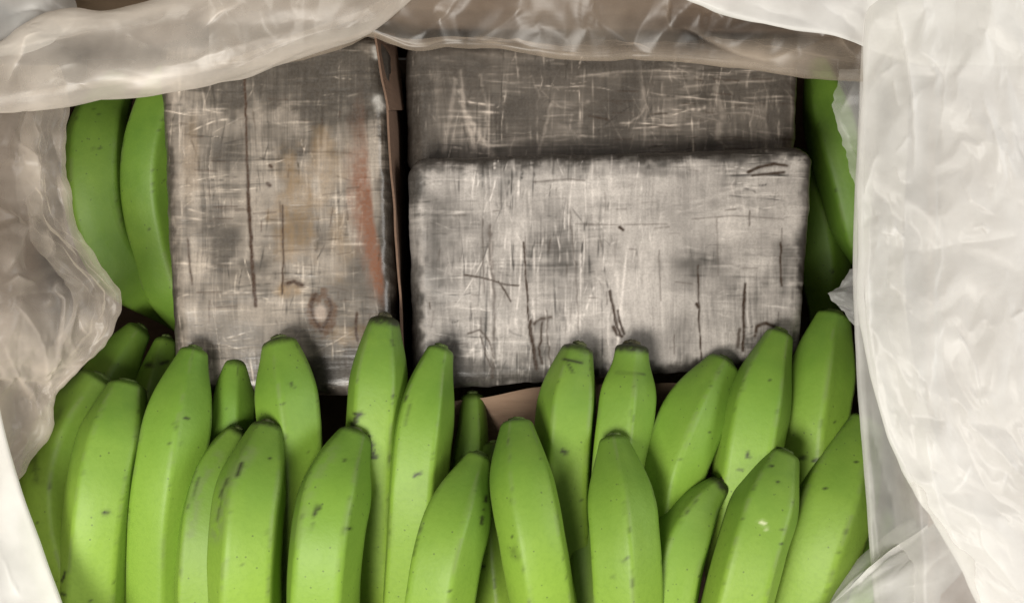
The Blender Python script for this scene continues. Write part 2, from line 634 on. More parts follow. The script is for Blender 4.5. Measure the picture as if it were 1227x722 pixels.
def strands(shape, seed, n_long, n_cross, bright=.22, dark=.2):
    """single stretched film strands, mostly along the wrapping directions, some fanning out"""
    r = np.random.default_rng(seed)
    out = np.zeros(shape)
    for k in range(n_long + n_cross):
        cv = out if k < n_long else out.T
        h, w = cv.shape
        L = int(np.clip(r.lognormal(3.7, .75), 12, h * .9))
        ya = int(r.uniform(-.2 * L, h - .6 * L))
        xa = r.uniform(0, w)
        slope = r.normal(0, .035) if r.random() < .8 else r.normal(0, .22)
        yy = np.arange(max(0, ya), min(h, ya + L))
        if len(yy) < 4:
            continue
        tt = (yy - ya) / L
        xx = xa + slope * (yy - ya) + r.normal(0, 2.5) * np.sin(tt * 3 + r.uniform(0, 3))
        wd = r.choice([.55, .8, 1.2, 2.2], p=[.4, .35, .18, .07])
        amp = r.exponential(bright) if r.random() < .62 else -r.exponential(dark)
        amp = np.clip(amp, -.55, .55) * (1 if wd < 2 else .6)
        amp = amp * np.clip(np.minimum(tt, 1 - tt) * 6, 0, 1) * (.7 + .5 * np.sin(tt * r.uniform(3, 25) + r.uniform(0, 6)))
        c0 = np.rint(xx).astype(int)
        for d in range(-5, 6):
            cc = c0 + d
            ok = (cc >= 0) & (cc < w)
            cv[yy[ok], cc[ok]] += (amp * np.exp(-((cc - xx) / wd) ** 2))[ok]
    return out


def package(name, label, quad, ztop, zbot, paint, rad=0.011, step=1.15, seed=1, tilt=(0, 0, 0, 0), group='packages wrapped in cling film', lump=1.0):
    """rounded block; quad = photo pixels of the footprint corners TL, TR, BR, BL at its top height"""
    q = np.array(quad, float)
    wpx = max(np.hypot(*(q[1] - q[0])), np.hypot(*(q[2] - q[3])))
    hpx = max(np.hypot(*(q[3] - q[0])), np.hypot(*(q[2] - q[1])))
    a, b, c = wpx * K / 2, hpx * K / 2, (ztop - zbot) / 2
    nu, nv = int(wpx / step), int(hpx / step)
    nw = 40
    def face(axis, sign, n1, n2):
        s, t = np.meshgrid(np.linspace(-1, 1, n1), np.linspace(-1, 1, n2), indexing='ij')
        one = np.full(s.shape, float(sign))
        if axis == 2:
            p = np.stack([s * a, t * b, one * c], -1)
        elif axis == 0:
            p = np.stack([one * a, s * b, t * c], -1)
        else:
            p = np.stack([s * a, one * b, t * c], -1)
        f = grid_faces(n1, n2)
        flip = (axis == 2 and sign < 0) or (axis == 0 and sign < 0) or (axis == 1 and sign > 0)
        return p.reshape(-1, 3), f[:, ::-1] if flip else f
    P, F, off = [], [], 0
    for ax, sg, n1, n2 in ((2, 1, nu, nv), (0, 1, nv, nw), (0, -1, nv, nw), (1, 1, nu, nw), (1, -1, nu, nw), (2, -1, 40, 40)):
        p, f = face(ax, sg, n1, n2)
        P.append(p)
        F.append(f + off)
        off += len(p)
    P = np.concatenate(P)
    F = np.concatenate(F)
    lim = np.array([a, b, c]) - rad
    inner = np.clip(P, -lim, lim)
    d = P - inner
    L = np.linalg.norm(d, axis=1, keepdims=True) + 1e-12
    nrm = d / L
    rcor = rad * (0.9 + 0.0 * L)
    Q = inner + nrm * rcor
    # plan corners get a bigger radius
    rp = 0.016
    inn = np.clip(Q[:, :2], -(np.array([a, b]) - rp), np.array([a, b]) - rp)
    dd = Q[:, :2] - inn
    ll = np.linalg.norm(dd, axis=1)
    over = ll > rp
    sc_ = np.where(over, rp / np.maximum(ll, 1e-9), 1)
    Q[:, :2] = inn + dd * sc_[:, None]
    s, t = Q[:, 0] / a * 0.5 + 0.5, 0.5 - Q[:, 1] / b * 0.5
    w = [(1 - s) * (1 - t), s * (1 - t), s * t, (1 - s) * t]
    fx = sum(wi * qi[0] for wi, qi in zip(w, q))
    fy = sum(wi * qi[1] for wi, qi in zip(w, q))
    zz = Q[:, 2] + (ztop + zbot) / 2
    zt = sum(wi * ti for wi, ti in zip(w, tilt))
    zz = zz + zt
    # soft sagging of the top and lumps at the rim where the film is bunched
    edge = np.minimum(np.minimum(s, 1 - s) * wpx, np.minimum(t, 1 - t) * hpx)
    zz = zz + sstep(0.2, 0.9, Q[:, 2] / c) * ((fbm(fx / 90, fy / 90, seed, 3) - 0.5) * 0.0035)
    f0 = K * (H - ztop) / H
    x, y = (fx - CX) * f0, (CY - fy) * f0
    pl = fbm(fx / 11 + zz * 200, fy / 11 + zz * 160, seed + 9, 2) * .9 + fbm(fx / 31, fy / 31, seed + 12, 2) * 1.3 - 1.1
    push = pl * 0.0011 * lump * sstep(26, 6, edge)
    x = x + nrm[:, 0] * push
    y = y + nrm[:, 1] * push
    zz = zz + nrm[:, 2] * push
    x0, y0 = int(fx.min()) - 4, int(fy.min()) - 4
    shape = (int(fy.max()) - y0 + 6, int(fx.max()) - x0 + 6)
    colr, hgt = paint(shape, x0, y0, q)
    gx = np.clip(fx - x0, 0, shape[1] - 1.01)
    gy = np.clip(fy - y0, 0, shape[0] - 1.01)
    i, j = gy.astype(int), gx.astype(int)
    di, dj = (gy - i)[:, None], (gx - j)[:, None]
    C = (colr[i, j] * (1 - di) * (1 - dj) + colr[i + 1, j] * di * (1 - dj) + colr[i, j + 1] * (1 - di) * dj + colr[i + 1, j + 1] * di * dj)
    side = (Q[:, 2] < c - rad)
    sn = 0.75 + 0.5 * fbm(fx / 5 + fy / 5, zz * 900, seed + 20, 3)
    C = np.where(side[:, None], C * sn[:, None], C)
    zz = zz + np.where(side, 0, hgt[i, j] * 0.00022)
    ctr = (float(np.mean(x)), float(np.mean(y)), zbot)
    root = thing(name, label, 'package', ctr, group)
    o = mesh_obj('film_wrap', np.stack([x, y, zz], -1), F, M_wrap, root)
    attr(o, 'tone', C, 'COLOR')
    return root


LIGHT = np.array([0.53, 0.485, 0.445])
DARK = np.array([0.036, 0.032, 0.028])


def compose(tone, brown=None, bcol=(0.03, 0.016, 0.008)):
    tone = np.where(tone < .20, .20 * np.exp(np.clip((tone - .20) / .20, -4, 0)), tone)
    tone = np.clip(tone, 0, 1.05)[..., None]
    c = DARK + (LIGHT - DARK) * tone
    if brown is not None:
        brown = np.clip(brown * 1.35, 0, 1)
        c = c * (1 - brown[..., None]) + np.array(bcol) * brown[..., None]
    return c


def rim_mask(gx, gy, x0, y0, q, px, seed):
    """1 in the bunched film along the rim of the face"""
    d = np.full(gx.shape, 1e9)
    X, Y = gx + x0, gy + y0
    for i in range(4):
        (ax, ay), (bx, by) = q[i], q[(i + 1) % 4]
        n = math.hypot(bx - ax, by - ay)
        d = np.minimum(d, np.abs((X - ax) * (by - ay) - (Y - ay) * (bx - ax)) / n)
    return d + (fbm(gx / 11, gy / 11, seed, 3) - 0.5) * px * 1.1


def paint_front(shape, x0, y0, q):
    t, low, mv, mh, gx, gy = weave(shape, 11)
    X, Y = gx + x0, gy + y0
    vm = sstep(530, 570, X) * sstep(800, 740, X) * (.6 + .4 * sstep(430, 230, Y)) + .35
    hm = sstep(600, 540, X) + .7 * sstep(780, 880, X) + .35
    gate = .4 + .9 * sstep(.35, .65, fbm(gx / 60, gy / 50, 91, 3))
    tone = 0.49 + t * .8 + low * 1.0 + (strands(shape, 15, 1500, 0, .17, .15) * vm + strands(shape, 16, 0, 1000, .15, .14) * hm) * gate
    tone += 0.10 * sstep(560, 760, X) - 0.05
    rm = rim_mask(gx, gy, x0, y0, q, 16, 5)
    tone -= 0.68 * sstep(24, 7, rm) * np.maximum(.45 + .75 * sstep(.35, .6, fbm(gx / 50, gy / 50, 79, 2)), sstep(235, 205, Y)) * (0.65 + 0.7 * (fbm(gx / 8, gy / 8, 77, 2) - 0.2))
    gray = np.zeros(shape)
    blob(gray, 525, 432, 48, 28, x0, y0, 1.1, 1)
    blob(gray, 672, 290, 16, 40, x0, y0, 0.35, 2)
    blob(gray, 520, 300, 12, 60, x0, y0, 0.35, 3)
    blob(gray, 730, 452, 190, 12, x0, y0, 0.8, 4)
    blob(gray, 915, 405, 26, 16, x0, y0, 0.8, 41)
    blob(gray, 640, 430, 20, 26, x0, y0, 0.5, 42)
    blob(gray, 940, 330, 22, 90, x0, y0, 0.45, 5)
    blob(gray, 585, 445, 60, 14, x0, y0, 0.6, 8)
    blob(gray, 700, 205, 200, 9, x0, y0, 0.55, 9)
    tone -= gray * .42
    br = np.zeros(shape)
    S = lambda pts, w, v, j=4, sd=0: stroke(br, pts, x0, y0, w, v, j * .6, sd)
    S([(556, 329), (575, 332), (590, 336), (606, 341), (622, 342)], 1.0, .8, 3)
    S([(597, 337), (605, 348), (612, 361)], 1.0, .8, 2)
    S([(587, 270), (588, 310), (592, 350), (592, 400), (590, 452)], 2.3, .42, 5, 1)
    S([(628, 290), (630, 330), (633, 372), (636, 400)], 1.3, .75, 4, 2)
    S([(635, 385), (637, 405), (640, 425), (643, 442)], 2.6, 1.0, 5, 3)
    S([(640, 388), (648, 382), (660, 380)], 2.0, .6, 4, 4)
    S([(650, 385), (649, 402), (646, 416), (650, 436)], 1.4, .7, 5, 5)
    S([(655, 372), (656, 400), (660, 440)], 1.0, .55, 5, 6)
    S([(732, 349), (735, 370), (739, 388), (744, 402)], 1.8, 1.0, 4, 7)
    S([(741, 372), (744, 388), (748, 400)], 1.6, .9, 3, 8)
    S([(736, 392), (740, 401), (746, 403)], 2.0, 1.0, 3, 9)
    S([(743, 272), (747, 275)], 1.8, 1.0, 1)
    S([(578, 262), (579, 320), (580, 350)], .9, .4, 3, 10)
    S([(837, 318), (838, 352), (839, 392), (842, 434)], 1.2, .8, 3, 11)
    S([(836, 364), (838, 368)], 2.0, .9, 1)
    S([(894, 340), (893, 375), (892, 420)], 1.8, .85, 4, 12)
    S([(888, 395), (886, 415)], 2.6, .6, 4, 13)
    S([(937, 290), (937, 315), (938, 342)], 1.3, .75, 3, 14)
    S([(906, 402), (909, 391), (920, 387), (932, 392)], 2.4, .7, 3, 15)
    S([(897, 206), (910, 200), (928, 196), (944, 198)], 1.8, .95, 3, 16)
    S([(902, 210), (920, 208), (940, 206)], 1.5, .85, 3, 17)
    S([(560, 400), (575, 395), (586, 408), (592, 430)], 1.2, .6, 5, 18)
    S([(575, 402), (582, 425), (588, 440)], 1.0, .55, 4, 19)
    S([(683, 250), (690, 320), (694, 400)], .9, .35, 4, 21)
    S([(790, 300), (792, 360)], .9, .35, 4, 22)
    S([(860, 260), (862, 330)], .9, .3, 4, 23)
    S([(690, 268), (740, 269), (800, 268)], .8, .35, 2, 24)
    S([(830, 262), (880, 258), (940, 262)], .9, .35, 2, 25)
    S([(640, 218), (680, 214), (700, 216)], 1.0, .4, 4, 26)
    r = np.random.default_rng(3)
    for i in range(45):
        x, y = r.uniform(505, 950), r.uniform(200, 445)
        if r.random() < .6:
            S([(x, y), (x + r.normal(0, 1.5), y + r.uniform(4, 26))], r.uniform(.6, 1.1), r.uniform(.2, .55), 2, i)
        else:
            S([(x, y), (x + r.uniform(4, 22), y + r.normal(0, 1.5))], r.uniform(.6, 1.0), r.uniform(.2, .45), 2, i)
    return compose(tone, br), t * 1.6 + low * .6 - br * .2


def paint_left(shape, x0, y0, q):
    t, low, mv, mh, gx, gy = weave(shape, 41, 0.9)
    X, Y = gx + x0, gy + y0
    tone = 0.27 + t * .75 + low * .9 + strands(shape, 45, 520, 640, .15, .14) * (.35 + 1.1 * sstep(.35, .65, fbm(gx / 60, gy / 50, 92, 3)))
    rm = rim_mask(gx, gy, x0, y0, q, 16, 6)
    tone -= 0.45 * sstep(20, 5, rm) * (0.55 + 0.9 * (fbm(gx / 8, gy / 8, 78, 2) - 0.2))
    gray = np.zeros(shape)
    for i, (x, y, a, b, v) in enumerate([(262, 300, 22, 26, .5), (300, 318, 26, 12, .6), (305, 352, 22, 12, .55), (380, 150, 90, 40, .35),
                                        (425, 446, 85, 34, 1.3), (300, 470, 120, 14, .8), (458, 230, 8, 120, .45), (250, 250, 14, 60, .35), (450, 110, 22, 60, .4), (370, 92, 190, 56, .95)]):  # last blob: dark bare wrap plus painted shade below the plastic roll
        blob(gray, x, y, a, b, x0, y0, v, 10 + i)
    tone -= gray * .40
    c = compose(tone) * np.array([1.04, .98, .89])
    def tint(mask, colour):
        nonlocal c
        c = c * (1 - mask[..., None]) + np.array(colour) * mask[..., None]
    ochre = np.zeros(shape)
    for i, (x, y, a, b, v) in enumerate([(350, 250, 30, 90, .55), (345, 345, 22, 12, .8), (390, 200, 30, 60, .4), (420, 400, 30, 16, .5), (225, 180, 12, 60, .25), (410, 300, 20, 40, .35)]):
        blob(ochre, x, y, a, b, x0, y0, v, 30 + i)
    tint(np.clip(ochre * 1.15, 0, .9) * (0.75 + 0.5 * (fbm(gx / 6, gy / 20, 5, 3) - .5) * 2), (0.20, 0.128, 0.060))
    lx = np.interp(Y, [110, 150, 200, 260, 300, 340, 370], [428, 423, 420, 423, 434, 447, 456])
    rx = np.interp(Y, [110, 150, 200, 260, 300, 340, 370], [434, 438, 441, 447, 454, 459, 460])
    nz = (fbm(gx / 5, gy / 22, 61, 3) - .5) * 9
    red = sstep(-14, 12, X - lx + nz * 1.6) * sstep(-3, 4, rx - X + nz * .5) * sstep(80, 230, Y) * sstep(385, 335, Y)
    tint(red * np.clip((.7 + .3 * sstep(170, 240, Y)) * (.85 + .8 * (fbm(gx / 4, gy / 4, 62, 2) - .3)), 0, .97), (0.150, 0.062, 0.032))
    br = np.zeros(shape)
    S = lambda pts, w, v, j=4, sd=0: stroke(br, pts, x0, y0, w, v, j * .6, sd)
    S([(291, 92), (292, 140), (293, 190), (295, 235)], 1.5, .8, 3, 1)
    S([(294, 230), (297, 270), (300, 318), (304, 366)], 2.2, 1.0, 3, 2)
    S([(336, 245), (337, 300), (336, 352)], 1.2, .75, 3, 3)
    S([(221, 285), (223, 315), (227, 340)], 1.5, .6, 3, 4)
    S([(340, 340), (349, 337), (360, 342)], 3.2, .7, 5, 5)
    ringd = np.abs(np.hypot((X - 383) / 14, (Y - 374) / 21 * (1 + .25 * (X < 383))) - 1 + (fbm(gx / 6, gy / 6, 63, 3) - .5) * .7)
    tint(sstep(.55, .1, ringd) * .85, (0.075, 0.038, 0.018))
    for q0, q1, q2 in (((376, 352), (371, 364), (374, 380)), ((392, 356), (396, 368), (390, 384)), ((374, 380), (383, 396), (389, 386))):
        S([q0, q1, q2], 1.9, .9, 3, q0[0])
    S([(426, 375), (425, 392), (427, 408)], 1.8, .9, 3, 8)
    S([(321, 197), (323, 199)], 2.0, .8, 1)
    S([(318, 219), (321, 221)], 2.2, .7, 1)
    S([(355, 180), (420, 182)], .8, .3, 2, 9)
    S([(330, 300), (400, 297)], .8, .3, 2, 10)
    r = np.random.default_rng(8)
    for i in range(60):
        x, y = r.uniform(210, 460), r.uniform(110, 425)
        S([(x, y), (x + r.normal(0, 1.5), y + r.uniform(4, 30))] if r.random() < .5 else [(x, y), (x + r.uniform(6, 30), y + r.normal(0, 1.5))],
          r.uniform(.6, 1.0), r.uniform(.2, .5), 2, i)
    tint(np.clip(br * 1.35, 0, 1), (0.040, 0.020, 0.010))
    core = np.zeros(shape)
    blob(core, 383, 372, 9, 11, x0, y0, .75, 50)
    tint(core * .5, (0.56, 0.43, 0.35))
    gl = np.zeros(shape)  # glints on the film, painted as pale strokes
    stroke(gl, [(452, 118), (455, 126)], x0, y0, 6, .9, 5, 11)
    stroke(gl, [(448, 55), (449, 66)], x0, y0, 3, .6, 4, 12)
    tint(np.clip(gl, 0, .8), (0.62, 0.60, 0.56))
    return c, t * 1.6 + low * .8 - br * .2


def paint_rear(shape, x0, y0, q):
    t, low, mv, mh, gx, gy = weave(shape, 71, 1.15)
    X, Y = gx + x0, gy + y0
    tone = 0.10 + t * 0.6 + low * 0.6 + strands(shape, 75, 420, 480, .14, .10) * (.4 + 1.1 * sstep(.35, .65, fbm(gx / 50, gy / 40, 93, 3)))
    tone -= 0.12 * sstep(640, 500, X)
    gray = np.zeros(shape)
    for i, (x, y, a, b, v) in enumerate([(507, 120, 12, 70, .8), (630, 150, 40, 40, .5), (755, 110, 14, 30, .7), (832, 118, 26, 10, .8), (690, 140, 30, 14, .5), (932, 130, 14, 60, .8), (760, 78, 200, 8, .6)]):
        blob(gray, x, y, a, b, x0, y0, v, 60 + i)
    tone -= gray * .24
    wh = np.zeros(shape)
    W = lambda pts, w, v, sd=0: stroke(wh, pts, x0, y0, w, v, 4, sd)
    W([(552, 85), (556, 130), (570, 180)], 3, .6, 1)
    W([(560, 140), (575, 165), (590, 185)], 4, .7, 2)
    W([(545, 95), (540, 140), (532, 182)], 3, .4, 3)
    W([(575, 90), (585, 130), (580, 180)], 2, .4, 4)
    W([(660, 125), (655, 150), (646, 182)], 2, .45, 5)
    W([(858, 105), (866, 140), (860, 165)], 4, .5, 6)
    W([(768, 80), (774, 130), (772, 175)], 1.5, .4, 7)
    W([(690, 92), (740, 86), (790, 84)], 1.6, .55, 8)
    W([(820, 104), (860, 100), (930, 96)], 1.4, .5, 9)
    W([(750, 150), (765, 140), (775, 125)], 1.5, .5, 10)
    r = np.random.default_rng(12)
    for i in range(120):
        x, y = r.uniform(530, 935), r.uniform(85, 185)
        a = r.choice([r.normal(0, .12), r.normal(1.57, .25), r.normal(.9, .4)])
        L = r.uniform(8, 45)
        W([(x, y), (x + L * math.cos(a), y + L * math.sin(a))], r.uniform(.5, 1.0), r.uniform(.15, .45), i)
    tone += wh * .5
    br = np.zeros(shape)
    for i in range(30):
        x, y = r.uniform(700, 935), r.uniform(90, 185)
        stroke(br, [(x, y), (x + r.uniform(6, 40), y + r.normal(0, 2))], x0, y0, r.uniform(.6, 1.2), r.uniform(.2, .6), 3, i)
    return compose(tone, br) * np.array([1.04, .98, .91]), t * 1.8 + low - br * .2


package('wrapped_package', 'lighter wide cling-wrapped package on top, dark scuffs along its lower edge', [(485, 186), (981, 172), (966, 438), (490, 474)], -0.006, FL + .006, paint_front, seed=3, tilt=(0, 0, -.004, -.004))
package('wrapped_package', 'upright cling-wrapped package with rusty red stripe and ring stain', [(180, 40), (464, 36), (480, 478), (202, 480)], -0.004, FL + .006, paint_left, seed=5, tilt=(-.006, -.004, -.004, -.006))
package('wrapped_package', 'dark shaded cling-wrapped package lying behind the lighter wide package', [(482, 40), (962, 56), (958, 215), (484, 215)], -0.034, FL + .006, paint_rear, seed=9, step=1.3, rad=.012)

# thin brown board standing on edge beside the left package
def ribbon_board(name, label, cat, top, bot, zt, zb, thick_px, mat, group=None):
    s = np.linspace(0, 1, 60)
    tp = np.array(top, float)
    bp_ = np.array(bot, float)
    ys = tp[0, 1] + s * (tp[-1, 1] - tp[0, 1])
    xt = np.interp(ys, tp[:, 1], tp[:, 0])
    xb = np.interp(ys, bp_[:, 1], bp_[:, 0])
    V = []
    for k in np.linspace(0, 1, 10):
        z = zt + (zb - zt) * k
        xx = xt + (xb - xt) * k + (fbm(ys / 40, np.full(60, k * 3), 4, 2) - .5) * 3
        X, Y, Z = at(xx, ys, z)
        V.append(np.stack([X, Y, Z], -1))
    A = np.stack(V)                       # 10 x 60 x 3
    B = A - np.array([thick_px * K, 0, 0])
    n = 600
    v = np.concatenate([A.reshape(-1, 3), B.reshape(-1, 3)])
    f = [grid_faces(10, 60), grid_faces(10, 60, off=n)[:, ::-1]]
    ar = np.arange(n).reshape(10, 60)
    for idx in (ar[0], ar[-1][::-1], ar[:, 0][::-1], ar[:, -1]):
        f.append(np.stack([idx[:-1], idx[:-1] + n, idx[1:] + n, idx[1:]], -1))
    o = mesh_obj(name, v, np.concatenate(f), mat, None, smooth=False, origin=tuple(v.mean(0)))
    o['label'] = label
    o['category'] = cat
    if group:
        o['group'] = group
    return o


ribbon_board('cardboard_strip', 'thin brown cardboard strip on edge between upright and lighter packages', 'cardboard', [(462, 96), (468, 170), (474, 260), (479, 340), (484, 420)], [(482, 96), (486, 170), (487, 260), (488, 340), (488, 420)], -0.007, -0.075, 2.5, M_div)
ribbon_board('cardboard_strip', 'shorter brown cardboard strip leaning near the plastic at upright package corner', 'cardboard', [(450, 40), (456, 80), (466, 132)], [(474, 40), (479, 80), (485, 132)], -0.004, -0.05, 2.5, M_div)

# kraft pad between packages and bananas
def kraft_pad():
    nu, nv = 70, 24
    s, t = np.meshgrid(np.linspace(0, 1, nu), np.linspace(0, 1, nv), indexing='ij')
    x = 520 + s * 330
    top = curve([(520, 482), (580, 476), (640, 464), (720, 460), (850, 458)], x)
    y = top + t * 110
    z = -0.022 - t * 0.045 + (fbm(x / 60, y / 60, 4, 3) - .5) * .006
    X, Y, Z = at(x, y, z)
    A = np.stack([X, Y, Z], -1)
    B = A - np.array([0, 0.0008, 0.0025])
    n = nu * nv
    ar = np.arange(n).reshape(nu, nv)
    f = [grid_faces(nu, nv)[:, ::-1], grid_faces(nu, nv, off=n)]
    for idx in (ar[:, 0], ar[:, -1][::-1], ar[0][::-1], ar[-1]):
        f.append(np.stack([idx[:-1], idx[1:], idx[1:] + n, idx[:-1] + n], -1))
    v = np.concatenate([A.reshape(-1, 3), B.reshape(-1, 3)])
    o = mesh_obj('cardboard_sheet', v, np.concatenate(f), M_pad, None, origin=tuple(v.mean(0)))
    o['label'] = 'brown cardboard sheet showing between the wide package and banana tips'
    o['category'] = 'cardboard'


kraft_pad()

# ------------------------------------------------------------------ bananas
NR, NS = 150, 60


def catmull(P, n):
    P = np.array(P, float)
    d = np.concatenate([[0], np.cumsum(np.linalg.norm(np.diff(P, axis=0), axis=1))])
    u = np.linspace(0, d[-1], n)
    return np.stack([curve(np.stack([d, P[:, k]], -1), u) for k in range(P.shape[1])], -1), u


def banana(label, path, width, z, phi=0.0, dry=0.6, tipw=0.42, neck=None, taper=100, spots=(), rubs=(), stem=True, facet=0.5, tail=None, lit_tone=1.0):
    """path: photo pixels from the blossom tip down; z: heights at tip, a third along, the end"""
    path = [tuple(map(float, p)) for p in path]
    if tail is None:
        (x0, y0), (x1, y1) = path[-2], path[-1]
        L = math.hypot(x1 - x0, y1 - y0)
        ux, uy = (x1 - x0) / L, (y1 - y0) / L
        have = sum(math.hypot(path[i + 1][0] - path[i][0], path[i + 1][1] - path[i][1]) for i in range(len(path) - 1))
        rest = max(60, 420 - have)
        path.append((x1 + ux * rest * .5, y1 + uy * rest * .5))
        path.append((x1 + ux * rest * .9, y1 + uy * rest * .9 + rest * .05))
    P2, u = catmull(path, NR)
    total = u[-1]
    tt = u / total
    zz = curve([(0, z[0] - .006), (0.35, z[1]), (0.7, z[1] * .6 + z[2] * .4), (1, z[2])], tt)
    X, Y, Z = at(P2[:, 0], P2[:, 1], zz)
    C = np.stack([X, Y, Z], -1)
    Tn = np.gradient(C, axis=0)
    Tn /= np.linalg.norm(Tn, axis=1, keepdims=True)
    up = np.array([0, 0, 1.0])
    side = np.cross(Tn, up)
    side /= np.linalg.norm(side, axis=1, keepdims=True)
    nup = np.cross(side, Tn)
    R = .97 * width / 2 * K * (H - z[1]) / H
    prof = tipw + (1 - tipw) * np.sin(np.clip(u / taper, 0, 1) * math.pi / 2) ** 1.15
    if neck:
        prof = prof * (1 - neck * np.exp(-((u - 20) / 22) ** 2))
    dend = total - u
    prof *= 0.30 + 0.70 * sstep(10, 120, dend)
    cap = np.sqrt(np.clip(1 - (1 - np.clip(u / 7, 0, 1)) ** 2, 0, 1))
    prof = prof * (0.55 + 0.45 * cap)
    th = np.linspace(0, 2 * math.pi, NS, endpoint=False)
    sec = 2 * math.pi / 5
    ph = phi + 0.25 * np.sin(np.linspace(0, 2.5, NR) + phi)
    A = (th[None, :] - ph[:, None]) % sec - sec / 2
    poly = math.cos(sec / 2) / np.cos(A)
    poly = poly / 0.91
    fk = min(1, facet * 1.5) * (0.35 + 0.65 * sstep(0, 70, u))[:, None]
    shape = (1 - fk) + fk * np.minimum(poly, 1.07)
    sd = int(abs(path[0][0] * 7 + path[0][1]))
    lump = 1 + 0.025 * (fbm(u[:, None] / 60 + th[None] * 0, np.cos(th)[None] * 1.5 + u[:, None] * 0, sd, 2) - .5) * 2
    rad = R * prof[:, None] * shape * lump
    V = C[:, None, :] + rad[..., None] * (np.sin(th)[None, :, None] * nup[:, None, :] + np.cos(th)[None, :, None] * side[:, None, :])
    verts = V.reshape(-1, 3)
    faces = grid_faces(NR, NS, wrap=True)
    n0 = len(verts)
    verts = np.concatenate([verts, [C[-1]]])
    last = np.arange((NR - 1) * NS, NR * NS)
    capf = np.stack([last, np.roll(last, -1), np.full(NS, n0), np.full(NS, n0)], -1)
    mid = NR // 3
    root = thing('banana', label, 'banana', tuple(C[mid]), 'green bananas packed in the box')
    o = mesh_obj('peel', verts, np.concatenate([faces[:, ::-1], capf[:, [1, 0, 2, 3]]]) if False else faces[:, ::-1], M_peel, root)
    al = np.concatenate([np.repeat(np.clip(u / 330, 0, 1) * lit_tone, NS), [1]])  # low values darken the green, painting shade onto the deep side bananas
    # marks on the skin
    vp = np.stack(to_px(verts[:, 0], verts[:, 1], verts[:, 2]), -1)
    topside = np.concatenate([(np.sin(th)[None].repeat(NR, 0) > -0.1).ravel(), [False]])
    scar = np.zeros(len(verts))
    rub = np.zeros(len(verts))
    pal = np.zeros(len(verts))
    for sp in spots:
        x, y, ln, ang, w, v = sp[:6]
        dx, dy = math.cos(ang) * ln / 2, math.sin(ang) * ln / 2
        jx = vp[:, 0] + (fbm(vp[:, 0] / 3, vp[:, 1] / 3, 3, 2) - .5) * w * 1.6
        d, _ = seg_dist(jx, vp[:, 1], [(x - dx, y - dy), (x + dx, y + dy)])
        m = np.exp(-(d / w) ** 2) * topside
        if v < 0:
            pal = np.maximum(pal, -v * m)
        else:
            scar = np.maximum(scar, v * m)
    r = np.random.default_rng(sd)
    for _ in range(3):
        k = r.integers(20, NR - 30)
        x, y = vp[k * NS + r.integers(8, 24)]
        d = np.hypot(vp[:, 0] - x, vp[:, 1] - y)
        scar = np.maximum(scar, r.uniform(.3, .7) * np.exp(-(d / r.uniform(1.2, 2.0)) ** 2) * topside)
    for pts, w, v in rubs:
        d, _ = seg_dist(vp[:, 0], vp[:, 1], pts)
        n = fbm(vp[:, 0] / 5, vp[:, 1] / 9, sd + 2, 3)
        rub = np.maximum(rub, v * np.exp(-(d / w) ** 2) * topside * sstep(.3, .55, n))
    # rub marks follow the ridges
    ridge = np.concatenate([sstep(0.80, 1.0, np.abs(A) / (sec / 2)).ravel(), [0]])
    nn = fbm(vp[:, 0] / 6, vp[:, 1] / 26, sd + 5, 3)
    rub = np.maximum(rub, .75 * ridge * sstep(.48, .64, nn) * (al < .85))
    nn2 = fbm(vp[:, 0] / 3.2, vp[:, 1] / 12, sd + 9, 3)
    scar = np.maximum(scar, .4 * ridge * sstep(.66, .76, nn2) * (al < .7))
    tipscar = np.concatenate([np.repeat(sstep(7 + 9 * dry, 2 + 3 * dry, u), NS), [0]]) * dry
    scar = np.maximum(scar, tipscar * .8 * (0.5 + fbm(vp[:, 0] / 4, vp[:, 1] / 4, sd, 2)))
    attr(o, 'along', al)
    scar = np.clip(scar * 1.45, 0, 1) ** 1.25
    attr(o, 'scar', scar)
    attr(o, 'rub', rub)
    attr(o, 'pale', pal)
    # dried blossom end: ragged little cap
    M, rings = 20, 5
    a2 = np.linspace(0, 2 * math.pi, M, endpoint=False)
    r0 = rad[0].mean()
    cv, cd = [], []
    for i in range(rings):
        f = i / (rings - 1)
        rr = r0 * (1.08 - .14 * f - .22 * dry * f) * (1 if i < rings - 1 else .35)
        rr = rr * (1 + (.12 + .22 * dry) * (r.random(M) - .5))
        offt = C[0] + Tn[0] * (0.0012 + .0010 * dry - f * (0.0022 + .0022 * dry)) - Tn[0] * (r.random(M)[:, None] * .0006)
        cv.append(offt + rr[:, None] * (np.sin(a2)[:, None] * nup[0] + np.cos(a2)[:, None] * side[0]))
    cv = np.concatenate(cv + [[C[0] - Tn[0] * (.0008 + .0008 * dry)]])
    ff = grid_faces(rings, M, wrap=True)
    li = np.arange((rings - 1) * M, rings * M)
    fan = np.stack([li, np.roll(li, -1), np.full(M, len(cv) - 1)], -1)
    ftri = np.concatenate([ff[:, [0, 1, 2]], ff[:, [0, 2, 3]], fan])
    tp = mesh_obj('blossom_tip', cv, ftri, M_tip, root)
    attr(tp, 'dry', np.full(len(cv), dry))
    return root


BK = (0.008, 0.006, -0.045)      # back row heights
FR = (0.026, 0.040, -0.030)      # front row
MD = (0.004, 0.008, -0.045)
DP = (-0.026, -0.028, -0.060)    # deep
R_ = math.radians
